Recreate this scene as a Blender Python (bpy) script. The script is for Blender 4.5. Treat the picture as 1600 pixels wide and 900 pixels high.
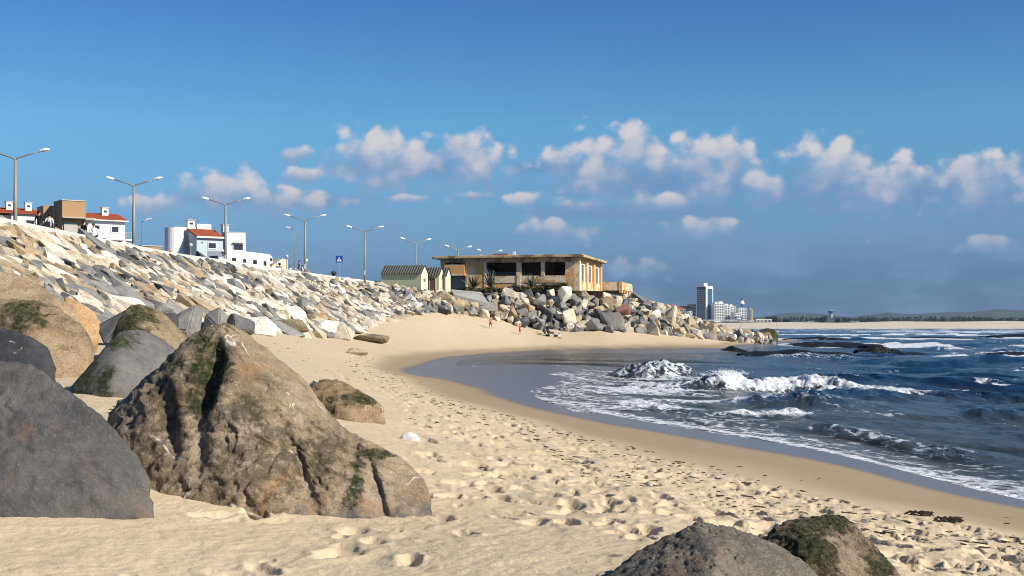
import bpy, bmesh, math, random
import numpy as np
from mathutils import Vector, Matrix
from bpy.types import NodeSocket

for o in list(bpy.data.objects):
    bpy.data.objects.remove(o)
S = bpy.context.scene
COL = S.collection
R = math.radians

# ------------------------------------------------------------------ camera
FPX, EYE, HOR = 2000.0, 2.6, 510.0          # focal length in photo pixels, eye height above the sea, horizon row
cam = bpy.data.cameras.new('camera')
cam.sensor_width = 36.0
cam.lens = 36.0 * FPX / 1600.0
cam.shift_y = (HOR - 450.0) / 1600.0
cam.clip_start, cam.clip_end = 0.1, 40000
camo = bpy.data.objects.new('camera', cam); COL.objects.link(camo)
camo.location = (0, 0, EYE); camo.rotation_euler = (R(90), 0, 0)
S.camera = camo

def P(u, v, d):
    """a photo pixel at a chosen real distance -> point in the place"""
    return ((u - 800.0) * d / FPX, d, EYE - (v - HOR) * d / FPX)

# ------------------------------------------------------------------ light
SUN_EL = R(33)
SUN_AZ = math.atan2(0.885, -0.465)            # clockwise from +Y
SUN = Vector((math.sin(SUN_AZ) * math.cos(SUN_EL), math.cos(SUN_AZ) * math.cos(SUN_EL), math.sin(SUN_EL)))
sl = bpy.data.lights.new('sun', 'SUN'); sl.energy = 5.0; sl.angle = R(0.5); sl.color = (1.0, 0.93, 0.80)
so = bpy.data.objects.new('sun', sl); COL.objects.link(so)
so.rotation_euler = SUN.to_track_quat('Z', 'Y').to_euler(); so.location = (60, -40, 80)

vs = S.view_settings
vs.view_transform = 'Standard'; vs.look = 'None'; vs.exposure = 0.36; vs.gamma = 1.0; vs.use_curve_mapping = False

S.cycles.use_adaptive_sampling = True; S.cycles.adaptive_threshold = 0.025; S.cycles.filter_width = 1.05; S.cycles.max_bounces = 5; S.cycles.diffuse_bounces = 2; S.cycles.glossy_bounces = 2; S.cycles.transparent_max_bounces = 6; S.cycles.transmission_bounces = 2

# ------------------------------------------------------------------ node helpers
def nd(nt, t, ins=None, **at):
    n = nt.nodes.new(t)
    for k, v in at.items():
        setattr(n, k, v)
    for k, v in (ins or {}).items():
        s = n.inputs[k]
        if isinstance(v, NodeSocket):
            nt.links.new(v, s)
        else:
            s.default_value = v
    return n
def c4(c):
    return (c[0], c[1], c[2], 1.0)
def M(nt, op, a, b=0.0, c=0.0, clamp=False):
    n = nd(nt, 'ShaderNodeMath', {0: a, 1: b, 2: c}, operation=op); n.use_clamp = clamp
    return n.outputs[0]
def VM(nt, op, a, b=(0, 0, 0)):
    n = nd(nt, 'ShaderNodeVectorMath', {0: a, 1: b}, operation=op)
    return n.outputs['Value'] if op in ('LENGTH', 'DOT_PRODUCT', 'DISTANCE') else n.outputs[0]
def MIX(nt, f, a, b, bt='MIX'):
    a = a if isinstance(a, NodeSocket) else c4(a)
    b = b if isinstance(b, NodeSocket) else c4(b)
    return nd(nt, 'ShaderNodeMix', {0: f, 6: a, 7: b}, data_type='RGBA', blend_type=bt).outputs[2]
def SS(nt, x, lo, hi, to0=0.0, to1=1.0):
    n = nd(nt, 'ShaderNodeMapRange', {0: x, 1: lo, 2: hi, 3: to0, 4: to1}, interpolation_type='SMOOTHSTEP')
    return n.outputs[0]
def NOI(nt, vec, scale, detail=4, rough=0.55, dist=0.0):
    return nd(nt, 'ShaderNodeTexNoise', {'Vector': vec, 'Scale': scale, 'Detail': detail, 'Roughness': rough, 'Distortion': dist}).outputs[0]
def RAMP(nt, f, stops):
    n = nd(nt, 'ShaderNodeValToRGB', {0: f}); e = n.color_ramp.elements
    while len(e) < len(stops): e.new(0.5)
    for el, (p, c) in zip(e, stops):
        el.position = p; el.color = c4(c) if len(c) == 3 else c
    return n.outputs[0]
def new_mat(name):
    m = bpy.data.materials.new(name); m.use_nodes = True
    nt = m.node_tree; nt.nodes.clear()
    out = nt.nodes.new('ShaderNodeOutputMaterial')
    return m, nt, out
def PRIN(nt, out, base, rough=0.8, metal=0.0, normal=None, spec=0.3, **kw):
    ins = {'Base Color': base if isinstance(base, NodeSocket) else c4(base), 'Roughness': rough, 'Metallic': metal, 'Specular IOR Level': spec}
    ins.update(kw)
    b = nd(nt, 'ShaderNodeBsdfPrincipled', ins)
    if normal is not None: nt.links.new(normal, b.inputs['Normal'])
    if out: nt.links.new(b.outputs[0], out.inputs[0])
    return b
def BUMP(nt, h, strength=0.5, dist=0.02, normal=None):
    n = nd(nt, 'ShaderNodeBump', {'Strength': strength, 'Distance': dist, 'Height': h})
    if normal is not None: nt.links.new(normal, n.inputs['Normal'])
    return n.outputs[0]
def OBJC(nt):
    return nd(nt, 'ShaderNodeTexCoord').outputs['Object']
def POS(nt):
    return nd(nt, 'ShaderNodeNewGeometry').outputs['Position']
_pm = {}
def paint(name, col, rough=0.7, metal=0.0, var=0.12, scale=3.0, spec=0.3, dirt=None):
    """plain surface with slight uneven tone and wear"""
    if name in _pm: return _pm[name]
    m, nt, out = new_mat(name)
    co = OBJC(nt)
    n = NOI(nt, co, scale, 5, 0.6)
    lo = tuple(c * (1 - var) for c in col); hi = tuple(min(1, c * (1 + var * 0.6)) for c in col)
    base = MIX(nt, n, lo, hi)
    if dirt:
        d = SS(nt, NOI(nt, co, scale * 0.6, 6, 0.7), 0.52, 0.72)
        base = MIX(nt, M(nt, 'MULTIPLY', d, 0.6), base, dirt)
    PRIN(nt, out, base, rough, metal, BUMP(nt, NOI(nt, co, scale * 9, 3), 0.15, 0.01), spec)
    _pm[name] = m
    return m

# ------------------------------------------------------------------ sky with clouds (direction based, all round)
W = bpy.data.worlds.new('World'); S.world = W; W.use_nodes = True
wt = W.node_tree; wt.nodes.clear()
def cloud_group():
    """puffy banks placed by direction (in frame as photographed, outside it at random): density and height within the bank"""
    g = bpy.data.node_groups.new('cloud_density', 'ShaderNodeTree')
    g.interface.new_socket('Vector', in_out='INPUT', socket_type='NodeSocketVector')
    for n in ('Density', 'Height', 'Base'): g.interface.new_socket(n, in_out='OUTPUT', socket_type='NodeSocketFloat')
    gi = g.nodes.new('NodeGroupInput'); go = g.nodes.new('NodeGroupOutput')
    p = gi.outputs[0]                                     # (azimuth deg, elevation deg, 0)
    k = math.degrees(1 / FPX)
    def bank(u, v, a, b, f):
        az = math.degrees(math.atan2(u - 800, FPX)); el = math.degrees(math.atan2(HOR - v, FPX))
        sx_, sy_ = 1 / (a * k * f), 1 / (b * k * f)
        return nd(g, 'ShaderNodeVectorMath', {0: p, 1: (sx_, sy_, 0), 2: (-az * sx_, -el * sy_, 0)}, operation='MULTIPLY_ADD').outputs[0]
    banks = [(612, 246, 62, 24), (572, 232, 28, 22), (738, 248, 36, 24), (716, 220, 26, 15), (464, 246, 22, 9),
             (950, 258, 44, 34), (986, 226, 26, 24), (1036, 246, 26, 14), (880, 243, 19, 18), (1094, 250, 30, 28), (1138, 240, 22, 20), (1105, 282, 26, 20),
             (1300, 262, 46, 28), (1312, 248, 28, 16), (1345, 290, 40, 28), (1408, 272, 13, 22), (1432, 292, 26, 12), (1534, 266, 34, 16), (1530, 298, 40, 18), (1188, 282, 26, 20),
             (350, 294, 40, 19), (425, 304, 60, 14), (472, 280, 24, 10), (592, 288, 38, 12), (632, 312, 22, 6), (740, 307, 20, 6), (822, 316, 24, 9),
             (905, 322, 40, 9), (1020, 318, 50, 11), (250, 330, 34, 12), (1092, 360, 36, 13), (868, 364, 34, 13), (1545, 390, 26, 9), (985, 420, 36, 11)]
    acc = num = den = None
    banks = [(u, v + 14, a * 1.12, b * 1.15) if b >= 14 else (u, v, a, b) for u, v, a, b in banks]
    for bk in banks:
        q = bank(*bk, 1.72)
        l = VM(g, 'LENGTH', q)
        acc = l if acc is None else nd(g, 'ShaderNodeMath', {0: acc, 1: l, 2: 0.2}, operation='SMOOTH_MIN').outputs[0]
        w = M(g, 'SUBTRACT', 1.25, l, clamp=False); w = M(g, 'MAXIMUM', w, 0.0); w = M(g, 'MULTIPLY', w, w)
        y = VM(g, 'DOT_PRODUCT', q, (0, 1, 0))
        num = M(g, 'MULTIPLY', w, y) if num is None else M(g, 'MULTIPLY_ADD', w, y, num)
        den = w if den is None else M(g, 'ADD', den, w)
    acc = M(g, 'SUBTRACT', 1.0, acc)
    rel = M(g, 'DIVIDE', num, M(g, 'ADD', den, 0.02))
    base = None
    for bk in [(1040, 288, 190, 26), (1380, 306, 210, 34), (640, 264, 120, 16), (430, 316, 130, 14), (1000, 332, 170, 14), (1560, 330, 120, 34), (860, 262, 60, 10)]:
        l = VM(g, 'LENGTH', bank(*bk, 1.3)); base = l if base is None else nd(g, 'ShaderNodeMath', {0: base, 1: l, 2: 0.3}, operation='SMOOTH_MIN').outputs[0]
    base = M(g, 'SUBTRACT', 1.0, base)
    sx = nd(g, 'ShaderNodeSeparateXYZ', {0: p})
    # the same kind of cloud goes on outside the picture
    far = SS(g, M(g, 'ABSOLUTE', sx.outputs[0]), 21.5, 27.0)
    band = M(g, 'DIVIDE', M(g, 'SUBTRACT', sx.outputs[1], 6.0), 3.0)
    lf = NOI(g, VM(g, 'MULTIPLY', p, (1, 1.8, 1)), 0.26, 2, 0.5)
    gen = M(g, 'SUBTRACT', M(g, 'MULTIPLY_ADD', M(g, 'SUBTRACT', lf, 0.56), 6.0, 0.4), M(g, 'ABSOLUTE', band))
    cov = nd(g, 'ShaderNodeMix', {0: far, 2: acc, 3: gen}).outputs[0]
    rel = nd(g, 'ShaderNodeMix', {0: far, 2: rel, 3: band}).outputs[0]
    base = nd(g, 'ShaderNodeMix', {0: far, 2: base, 3: M(g, 'SUBTRACT', gen, 0.1)}).outputs[0]
    n1 = NOI(g, VM(g, 'MULTIPLY', p, (1, 1.15, 1)), 1.0, 6, 0.52, 0.1)
    wob = nd(g, 'ShaderNodeTexNoise', {'Vector': p, 'Scale': 1.6, 'Detail': 3.0}).outputs['Color']
    pv = VM(g, 'ADD', p, VM(g, 'MULTIPLY', wob, (0.5, 0.5, 0)))
    vo = nd(g, 'ShaderNodeTexVoronoi', {'Vector': pv, 'Scale': 1.25, 'Smoothness': 0.6}, feature='SMOOTH_F1').outputs['Distance']
    puff = M(g, 'MULTIPLY_ADD', M(g, 'SUBTRACT', 0.42, vo), 0.9, M(g, 'MULTIPLY', M(g, 'SUBTRACT', n1, 0.5), 1.5))
    d = M(g, 'ADD', M(g, 'ADD', puff, cov), 0.20)
    g.links.new(d, go.inputs[0]); g.links.new(M(g, 'MULTIPLY_ADD', puff, 0.75, rel), go.inputs[1]); g.links.new(M(g, 'MULTIPLY_ADD', M(g, 'SUBTRACT', n1, 0.5), 1.3, base), go.inputs[2])
    return g
def build_world():
    nt = wt
    tc = nd(nt, 'ShaderNodeTexCoord').outputs['Generated']
    s = nd(nt, 'ShaderNodeSeparateXYZ', {0: tc})
    az = M(nt, 'MULTIPLY', M(nt, 'ARCTAN2', s.outputs[0], s.outputs[1]), 57.29578)
    el = M(nt, 'MULTIPLY', M(nt, 'ARCSINE', s.outputs[2]), 57.29578)
    p = nd(nt, 'ShaderNodeCombineXYZ', {0: az, 1: el, 2: 0.0}).outputs[0]
    sky = nd(nt, 'ShaderNodeTexSky', sky_type='NISHITA', sun_disc=False, sun_elevation=SUN_EL, sun_rotation=SUN_AZ,
             altitude=0.0, air_density=1.0, dust_density=0.25, ozone_density=3.0)
    n = nt.nodes.new('ShaderNodeGroup'); n.node_tree = cloud_group(); nt.links.new(p, n.inputs[0])
    d0, rel, base = n.outputs
    # clear sky of the photograph is a deeper blue than the raw model: grade by height only, the same all round
    k = 1 / 1.2
    grade = RAMP(nt, M(nt, 'DIVIDE', el, 20.0), [(p_, tuple(c * k for c in cc)) for p_, cc in SKY_GRADE])
    clear = MIX(nt, 1.0, VM(nt, 'MULTIPLY', sky.outputs[0], (1.2, 1.2, 1.2)), grade, 'MULTIPLY')
    veil = SS(nt, NOI(nt, VM(nt, 'MULTIPLY', p, (0.35, 1.0, 1)), 0.55, 4, 0.6), 0.42, 0.68)
    veil = M(nt, 'MULTIPLY', veil, M(nt, 'MULTIPLY', SS(nt, el, 7.0, 4.0), 0.5))
    clear = MIX(nt, veil, clear, CLOUD_VEIL)
    clear = MIX(nt, SS(nt, base, -0.15, 0.85, 0.0, 0.85), clear, CLOUD_DARK)
    up = SS(nt, rel, -0.50, 0.85)
    soft = nd(nt, 'ShaderNodeMapRange', {0: up, 3: 1.1, 4: 0.55}).outputs[0]
    alpha = nd(nt, 'ShaderNodeMapRange', {0: d0, 1: 0.0, 2: soft}, interpolation_type='SMOOTHSTEP').outputs[0]
    hgt = SS(nt, el, 1.5, 7.0)
    ccol = MIX(nt, up, CLOUD_BODY, MIX(nt, hgt, CLOUD_LOW, CLOUD_LIT))
    a = M(nt, 'MULTIPLY', alpha, M(nt, 'MULTIPLY_ADD', hgt, 0.34, 0.60))
    col = MIX(nt, a, clear, ccol)
    W.cycles.sampling_method = 'MANUAL'; W.cycles.sample_map_resolution = 256
    bg = nd(nt, 'ShaderNodeBackground', {'Color': col, 'Strength': 0.1})
    o = nd(nt, 'ShaderNodeOutputWorld'); nt.links.new(bg.outputs[0], o.inputs[0])
SKY_GRADE = [(0, (.10, .185, .42)), (.1, (.175, .285, .555)), (.2, (.29, .445, .66)), (.3, (.35, .58, .77)), (.44, (.39, .71, .875)), (.7, (.28, .555, .855)), (1.0, (.27, .535, .835))]
CLOUD_LIT = (5.2, 5.0, 5.2)
CLOUD_LOW = (2.9, 3.2, 4.0)
CLOUD_DARK = (1.25, 2.3, 4.1)
CLOUD_VEIL = (1.6, 2.5, 4.0)
CLOUD_BODY = (1.9, 2.8, 4.3)
build_world()

# ------------------------------------------------------------------ object helpers
def link(o, parent=None):
    COL.objects.link(o)
    if parent is not None:
        o.parent = parent
    return o
def tag(o, label=None, cat=None, group=None, kind=None):
    if label: o['label'] = label
    if cat: o['category'] = cat
    if group: o['group'] = group
    if kind: o['kind'] = kind
    return o
def empty(name, loc=(0, 0, 0), rz=0.0, label=None, cat=None, group=None):
    o = bpy.data.objects.new(name, None); o.empty_display_size = 0.3
    COL.objects.link(o); o.location = loc; o.rotation_euler = (0, 0, rz)
    return tag(o, label, cat, group)
def mesh_np(name, V, F, mats=None, smooth=True, mi=None):
    """mesh from numpy vertices and one face array (tris or quads)"""
    me = bpy.data.meshes.new(name)
    V = np.asarray(V, np.float32); F = np.asarray(F, np.int32)
    k = F.shape[1]
    me.vertices.add(len(V)); me.vertices.foreach_set('co', V.ravel())
    me.loops.add(F.size); me.loops.foreach_set('vertex_index', F.ravel())
    me.polygons.add(len(F))
    me.polygons.foreach_set('loop_start', np.arange(0, F.size, k, dtype=np.int32))
    me.polygons.foreach_set('loop_total', np.full(len(F), k, np.int32))
    me.polygons.foreach_set('use_smooth', np.full(len(F), smooth, bool))
    for m in (mats or []): me.materials.append(m)
    if mi is not None: me.polygons.foreach_set('material_index', np.asarray(mi, np.int32))
    me.update(); me.validate()
    return me
def attr(me, name, val):
    a = me.attributes.new(name, 'FLOAT', 'POINT'); a.data.foreach_set('value', np.asarray(val, np.float32))
class MB:
    """collects boxes, bars, prisms and lathes; build() links them as one mesh object"""
    def __init__(s): s.v = []; s.f = []
    def add(s, V, F):
        b = len(s.v); s.v += [tuple(p) for p in V]; s.f += [tuple(i + b for i in f) for f in F]; return s
    def box(s, x0, x1, y0, y1, z0, z1):
        return s.add([(x0, y0, z0), (x1, y0, z0), (x1, y1, z0), (x0, y1, z0), (x0, y0, z1), (x1, y0, z1), (x1, y1, z1), (x0, y1, z1)],
                     [(0, 3, 2, 1), (4, 5, 6, 7), (0, 1, 5, 4), (1, 2, 6, 5), (2, 3, 7, 6), (3, 0, 4, 7)])
    def prism(s, prof, y0, y1):
        """outline in x,z swept along y"""
        n = len(prof)
        V = [(x, y0, z) for x, z in prof] + [(x, y1, z) for x, z in prof]
        F = [tuple(range(n)), tuple(range(2 * n - 1, n - 1, -1))] + [(i, i + n, (i + 1) % n + n, (i + 1) % n) for i in range(n)]
        return s.add(V, F)
    def prismx(s, prof, x0, x1):
        """outline in y,z swept along x"""
        n = len(prof)
        V = [(x0, y, z) for y, z in prof] + [(x1, y, z) for y, z in prof]
        F = [tuple(range(n - 1, -1, -1)), tuple(range(n, 2 * n))] + [((i + 1) % n, (i + 1) % n + n, i + n, i) for i in range(n)]
        return s.add(V, F)
    def tube(s, pts, rad, n=8):
        pts = [Vector(p) for p in pts]; rad = rad if isinstance(rad, (list, tuple)) else [rad] * len(pts)
        V = []
        for i, p in enumerate(pts):
            t = (pts[min(i + 1, len(pts) - 1)] - pts[max(i - 1, 0)]).normalized()
            a = t.cross(Vector((0, 0, 1)) if abs(t.z) < 0.9 else Vector((1, 0, 0))).normalized(); b = t.cross(a)
            for k in range(n):
                w = 2 * math.pi * k / n
                V.append(p + (a * math.cos(w) + b * math.sin(w)) * rad[i])
        F = [(i * n + k, i * n + (k + 1) % n, (i + 1) * n + (k + 1) % n, (i + 1) * n + k) for i in range(len(pts) - 1) for k in range(n)]
        F += [tuple(range(n - 1, -1, -1)), tuple(range((len(pts) - 1) * n, len(pts) * n))]
        return s.add(V, F)
    def lathe(s, prof, c=(0, 0, 0), n=12):
        V = []
        for r, z in prof:
            for k in range(n):
                w = 2 * math.pi * k / n
                V.append((c[0] + r * math.cos(w), c[1] + r * math.sin(w), c[2] + z))
        F = [(i * n + k, i * n + (k + 1) % n, (i + 1) * n + (k + 1) % n, (i + 1) * n + k) for i in range(len(prof) - 1) for k in range(n)]
        F += [tuple(range(n - 1, -1, -1)), tuple(range((len(prof) - 1) * n, len(prof) * n))]
        return s.add(V, F)
    def build(s, name, mat, parent=None, smooth=False, loc=None, rot=None, bevel=0.0):
        me = bpy.data.meshes.new(name); me.from_pydata(s.v, [], s.f); me.materials.append(mat)
        bm = bmesh.new(); bm.from_mesh(me); bmesh.ops.recalc_face_normals(bm, faces=bm.faces)
        if bevel: bmesh.ops.bevel(bm, geom=list(bm.edges), offset=bevel, segments=1, affect='EDGES')
        bm.to_mesh(me); bm.free()
        if smooth: me.polygons.foreach_set('use_smooth', [True] * len(me.polygons))
        o = bpy.data.objects.new(name, me); link(o, parent)
        if loc: o.location = loc
        if rot: o.rotation_euler = rot
        return o
def B(name, mat, parent, *boxes, **kw):
    m = MB()
    for b in boxes: m.box(*b)
    return m.build(name, mat, parent, **kw)
def copy_tree(o, parent=None):
    c = o.copy(); COL.objects.link(c); c.parent = parent
    for ch in o.children: copy_tree(ch, c)
    return c

# ------------------------------------------------------------------ numpy noise
_T = np.random.default_rng(1234).permutation(4096).astype(np.int32)
_G = np.random.default_rng(99).uniform(-1, 1, 4096).astype(np.float32)
def vnoise(p, seed=0):
    p = np.asarray(p, np.float64)
    flat = not p[:, 2].any()
    i = np.floor(p).astype(np.int32); f = (p - i).astype(np.float32)
    w = f * f * f * (f * (f * 6 - 15) + 10)
    r = 0
    for dz in ((0,) if flat else (0, 1)):
        kz = _T[(i[:, 2] + dz + seed * 131) & 4095]
        for dy in (0, 1):
            ky = _T[(i[:, 1] + dy + kz) & 4095]
            row = 0
            g0 = _G[(_T[(i[:, 0] + ky) & 4095])]; g1 = _G[(_T[(i[:, 0] + 1 + ky) & 4095])]
            row = g0 + (g1 - g0) * w[:, 0]
            row = row * np.abs(1 - dy - w[:, 1])
            r = r + (row if flat else row * np.abs(1 - dz - w[:, 2]))
    return r
def fbm(p, oct=4, seed=0, gain=0.5, ridged=False):
    p = np.asarray(p, float); a = 1.0; r = np.zeros(len(p)); t = 0
    for o in range(oct):
        n = vnoise(p * 2.03 ** o + (17.3 * o * (p[:1] * 0 + 1) * np.array([1, 1, 0 if not p[:, 2].any() else 1])), seed + o)
        r += a * (1 - 2 * np.abs(n) if ridged else n); t += a; a *= gain
    return r / t
def sstep(x, a, b):
    t = np.clip((x - a) / (b - a), 0, 1); return t * t * (3 - 2 * t)
def xyz(x, y, z=0.0):
    return np.stack([np.asarray(x, float), np.asarray(y, float), np.zeros_like(np.asarray(x, float)) + z], 1)

# ------------------------------------------------------------------ ground: beach height from measured points
_pts = []
def gp(u, v, z=None, d=None):
    if d is None: d = (EYE - z) * FPX / (v - HOR)
    _pts.append(P(u, v, d))
for u, v, z in [(1600, 800, .25), (1300, 728, .25), (1100, 692, .25), (900, 655, .25), (750, 615, .25), (640, 585, .26), (620, 577, .3), (650, 565, .3), (720, 555, .3), (850, 546, .3), (1000, 543, .3), (1140, 543, .3),
                (1600, 785, 0), (1400, 735, 0), (1200, 690, 0), (1050, 665, 0), (940, 645, 0), (800, 590, .12), (900, 570, .1), (890, 602, .06), (1000, 552, .1), (760, 575, .17),
                (1600, 838, .58), (1400, 800, .60), (1200, 757, .62), (1000, 708, .66), (800, 660, .75), (600, 608, .95), (500, 560, 1.25), (450, 535, 1.75),
                (1600, 740, -.35), (1300, 660, -.35), (1050, 620, -.3), (1040, 575, -.45), (1200, 590, -.7), (1600, 650, -1.1), (1300, 560, -1.1), (1200, 552, -.6)]:
    gp(u, v, z)
for u, v, d in [(600, 530, 105), (812, 513, 150), (766, 497, 143), (700, 488, 140), (850, 503, 150), (950, 505, 150), (1010, 517, 150), (1060, 526, 152), (1120, 532, 160), (1214, 530, 213), (1250, 531, 218),
                (780, 488, 149), (400, 803, 9.0), (100, 803, 8.3), (640, 812, 9.2), (800, 900, 6.8), (1100, 900, 6.6), (1400, 900, 6.9), (150, 632, 14), (60, 590, 20), (300, 560, 26), (900, 520, 146), (700, 515, 128), (480, 521, 98), (545, 515, 107), (1000, 800, 9.9), (800, 740, 13.2), (1300, 870, 8.3)]:
    gp(u, v, d=d)
_pts += [(-15.5, 40, 2.3), (-15.5, 62, 2.3), (-15.3, 81, 2.3), (-15, 20, 2.2), (-12.2, 117, 3.2), (-10.2, 128, 3.9), (-7.6, 133, 4.5), (-22, 60, 3.2), (-24, 100, 3.4), (-8, 4, 1.7), (0, 2, 1.25), (6, 4, 1.0), (12, 10, .1), (16, 16, -.5), (14, 4, .2),
         (30, 40, -2.2), (40, 80, -2.4), (20, 30, -1.3), (45, 150, -1.3), (60, 215, -1.0), (-20, 150, 5), (0, 165, 5), (15, 175, 4), (30, 185, 1.4), (40, 240, -.6), (20, 240, 1), (-15, 190, 5), (36, 190, .35), (33, 165, -.1), (30, 240, .2)]
GP = np.array(_pts)
def _tps_fit(X, z, lam=0.6):
    n = len(X); d = np.linalg.norm(X[:, None] - X[None], axis=2)
    K = np.where(d > 0, d * d * np.log(d + 1e-9), 0) + lam * np.eye(n) * 4
    Pm = np.c_[np.ones(n), X]
    A = np.block([[K, Pm], [Pm.T, np.zeros((3, 3))]])
    return np.linalg.solve(A, np.r_[z, 0, 0, 0])
# work in a space that squeezes distance, so near and far points count alike
def _warp(x, y):
    y = np.maximum(np.asarray(y, float), 1.0)
    return np.stack([np.asarray(x, float) / (y + 12) * 60, np.log(y + 6) * 22], 1)
_GX = _warp(GP[:, 0], GP[:, 1]); _GW = _tps_fit(_GX, GP[:, 2])
def _tps(q):
    d = np.sqrt(((q[:, None] - _GX[None]) ** 2).sum(2)) + 1e-9; n = len(_GX)
    return (d * d * np.log(d)) @ _GW[:n] + _GW[n] + q @ _GW[n + 1:]
_TX = np.linspace(-75, 75, 301); _TY = np.linspace(42, 124, 301)
_TAB = np.concatenate([_tps(np.stack([_TX, np.full(301, t)], 1))[None] for t in _TY])
def ground_z(x, y):
    q = _warp(np.atleast_1d(np.asarray(x, float)), np.atleast_1d(np.asarray(y, float)))
    a = np.clip((q[:, 0] + 75) / 150 * 300, 0, 299.999); b = np.clip((q[:, 1] - 42) / 82 * 300, 0, 299.999)
    i, j = a.astype(int), b.astype(int); fa, fb = a - i, b - j
    z = (_TAB[j, i] * (1 - fa) + _TAB[j, i + 1] * fa) * (1 - fb) + (_TAB[j + 1, i] * (1 - fa) + _TAB[j + 1, i + 1] * fa) * fb
    return np.clip(z, -3.0, 6.0)
def gz(x, y):
    return float(ground_z([x], [y])[0])

rng = np.random.default_rng(7)
random.seed(11)
def fan_grid(cols, dist):
    A, D = np.meshgrid(cols, dist)
    X = (A * D).ravel(); Y = D.ravel(); nc, nr = len(cols), len(dist)
    i = (np.arange(nr - 1)[:, None] * nc + np.arange(nc - 1)[None]).ravel()
    return X, Y, np.stack([i, i + 1, i + nc + 1, i + nc], 1)
def cols_for(n, n2, inner=0.43, outer=0.95):
    return np.r_[-np.linspace(outer, inner, n2, endpoint=False), np.linspace(-inner, inner, n), np.linspace(outer, inner, n2, endpoint=False)[::-1]]

# dry / damp / wet limits, as lines on the beach in terms of height
def build_sand():
    cols = cols_for(720, 30)
    dist = np.linspace(4.2 ** -0.5, 245 ** -0.5, 560) ** -2.0
    X, Y, F = fan_grid(cols, dist)
    base = ground_z(X, Y)
    # how trodden the sand is: dry sand above the damp band
    near = sstep(Y, 60, 25)
    edge = base + 0.10 * fbm(xyz(X * 0.5, Y * 0.3), 3, 3)
    dry = sstep(edge, 0.56, 0.74) * sstep(X, 14, 9)
    Z = base.copy()
    calm = 0.45 + 0.55 * sstep(1.35 - base, 0, .35)
    Z += dry * calm * (0.050 * fbm(xyz(X * 0.7, Y * 0.7), 3, 5) + near * (0.026 * fbm(xyz(X * 2.6, Y * 2.6), 3, 9, 0.55) + 0.022 * fbm(xyz(X * 7.5, Y * 7.5), 3, 12, 0.6)))
    Z += (1 - dry) * 0.012 * fbm(xyz(X * 0.25, Y * 0.12), 2, 15)
    # footprints: pits with a pushed-up rim, thick towards the water side, sparse by the big rocks
    trod = np.zeros(len(X)); pit = np.zeros(len(X)); rim = np.zeros(len(X))
    order = np.argsort(Y); Ys = Y[order]
    NF = 5600; cy = 5.0 + 40 * rng.random(NF) ** 1.6; cx = rng.uniform(-0.42, 0.5, NF) * cy; small = rng.random(NF) < .35
    cg = ground_z(cx, cy)
    keep = (cg > .62) & (rng.random(NF) < 0.95 * sstep(1.28 - cg, 0.0, 0.22) + 0.03)
    for x, y, sm in zip(cx[keep], cy[keep], small[keep]):
        L, Wd, dep = random.uniform(.11, .20), random.uniform(.05, .085), random.uniform(.03, .085)
        if sm: L, Wd, dep = random.uniform(.05, .09), random.uniform(.03, .05), random.uniform(.015, .04)
        a = random.uniform(0, math.pi) if random.random() < .35 else random.gauss(1.75, .45)
        i0, i1 = np.searchsorted(Ys, [y - .55, y + .55]); idx = order[i0:i1]
        idx = idx[np.abs(X[idx] - x) < .55]
        if not len(idx): continue
        dx, dy = X[idx] - x, Y[idx] - y
        lx = (dx * math.cos(a) + dy * math.sin(a)) / L; ly = (-dx * math.sin(a) + dy * math.cos(a)) / Wd
        r2 = lx * lx + ly * ly
        r2 = r2 * (1 + 0.5 * vnoise(xyz(X[idx] * 9, Y[idx] * 9), 3))
        pit[idx] = np.minimum(pit[idx], -dep * np.exp(-np.abs(r2) ** 3.2))
        rim[idx] = np.maximum(rim[idx], 0.24 * dep * np.exp(-((np.sqrt(np.abs(r2)) - 1.5) / .42) ** 2) * (0.6 + 0.6 * vnoise(xyz(X[idx] * 7, Y[idx] * 7), 8)))
        trod[idx] = np.maximum(trod[idx], np.exp(-r2 * .7))
    Z += pit + rim * (1 - np.clip(-pit / .03, 0, 1))
    me = mesh_np('sand', np.stack([X, Y, Z], 1), F, [sand_mat()])
    h = base + 0.05 * fbm(xyz(X * 0.35, Y * 0.10), 3, 21)
    attr(me, 'dry', dry)
    thr = np.interp(Y, [15, 35, 60], [.16, .20, .28])
    attr(me, 'wet', 1 - sstep(h, thr - .05, thr + .06))
    attr(me, 'damp', 1 - sstep(edge, 0.40, 0.78))
    o = bpy.data.objects.new('sand_beach', me); link(o); tag(o, kind='structure')
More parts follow.
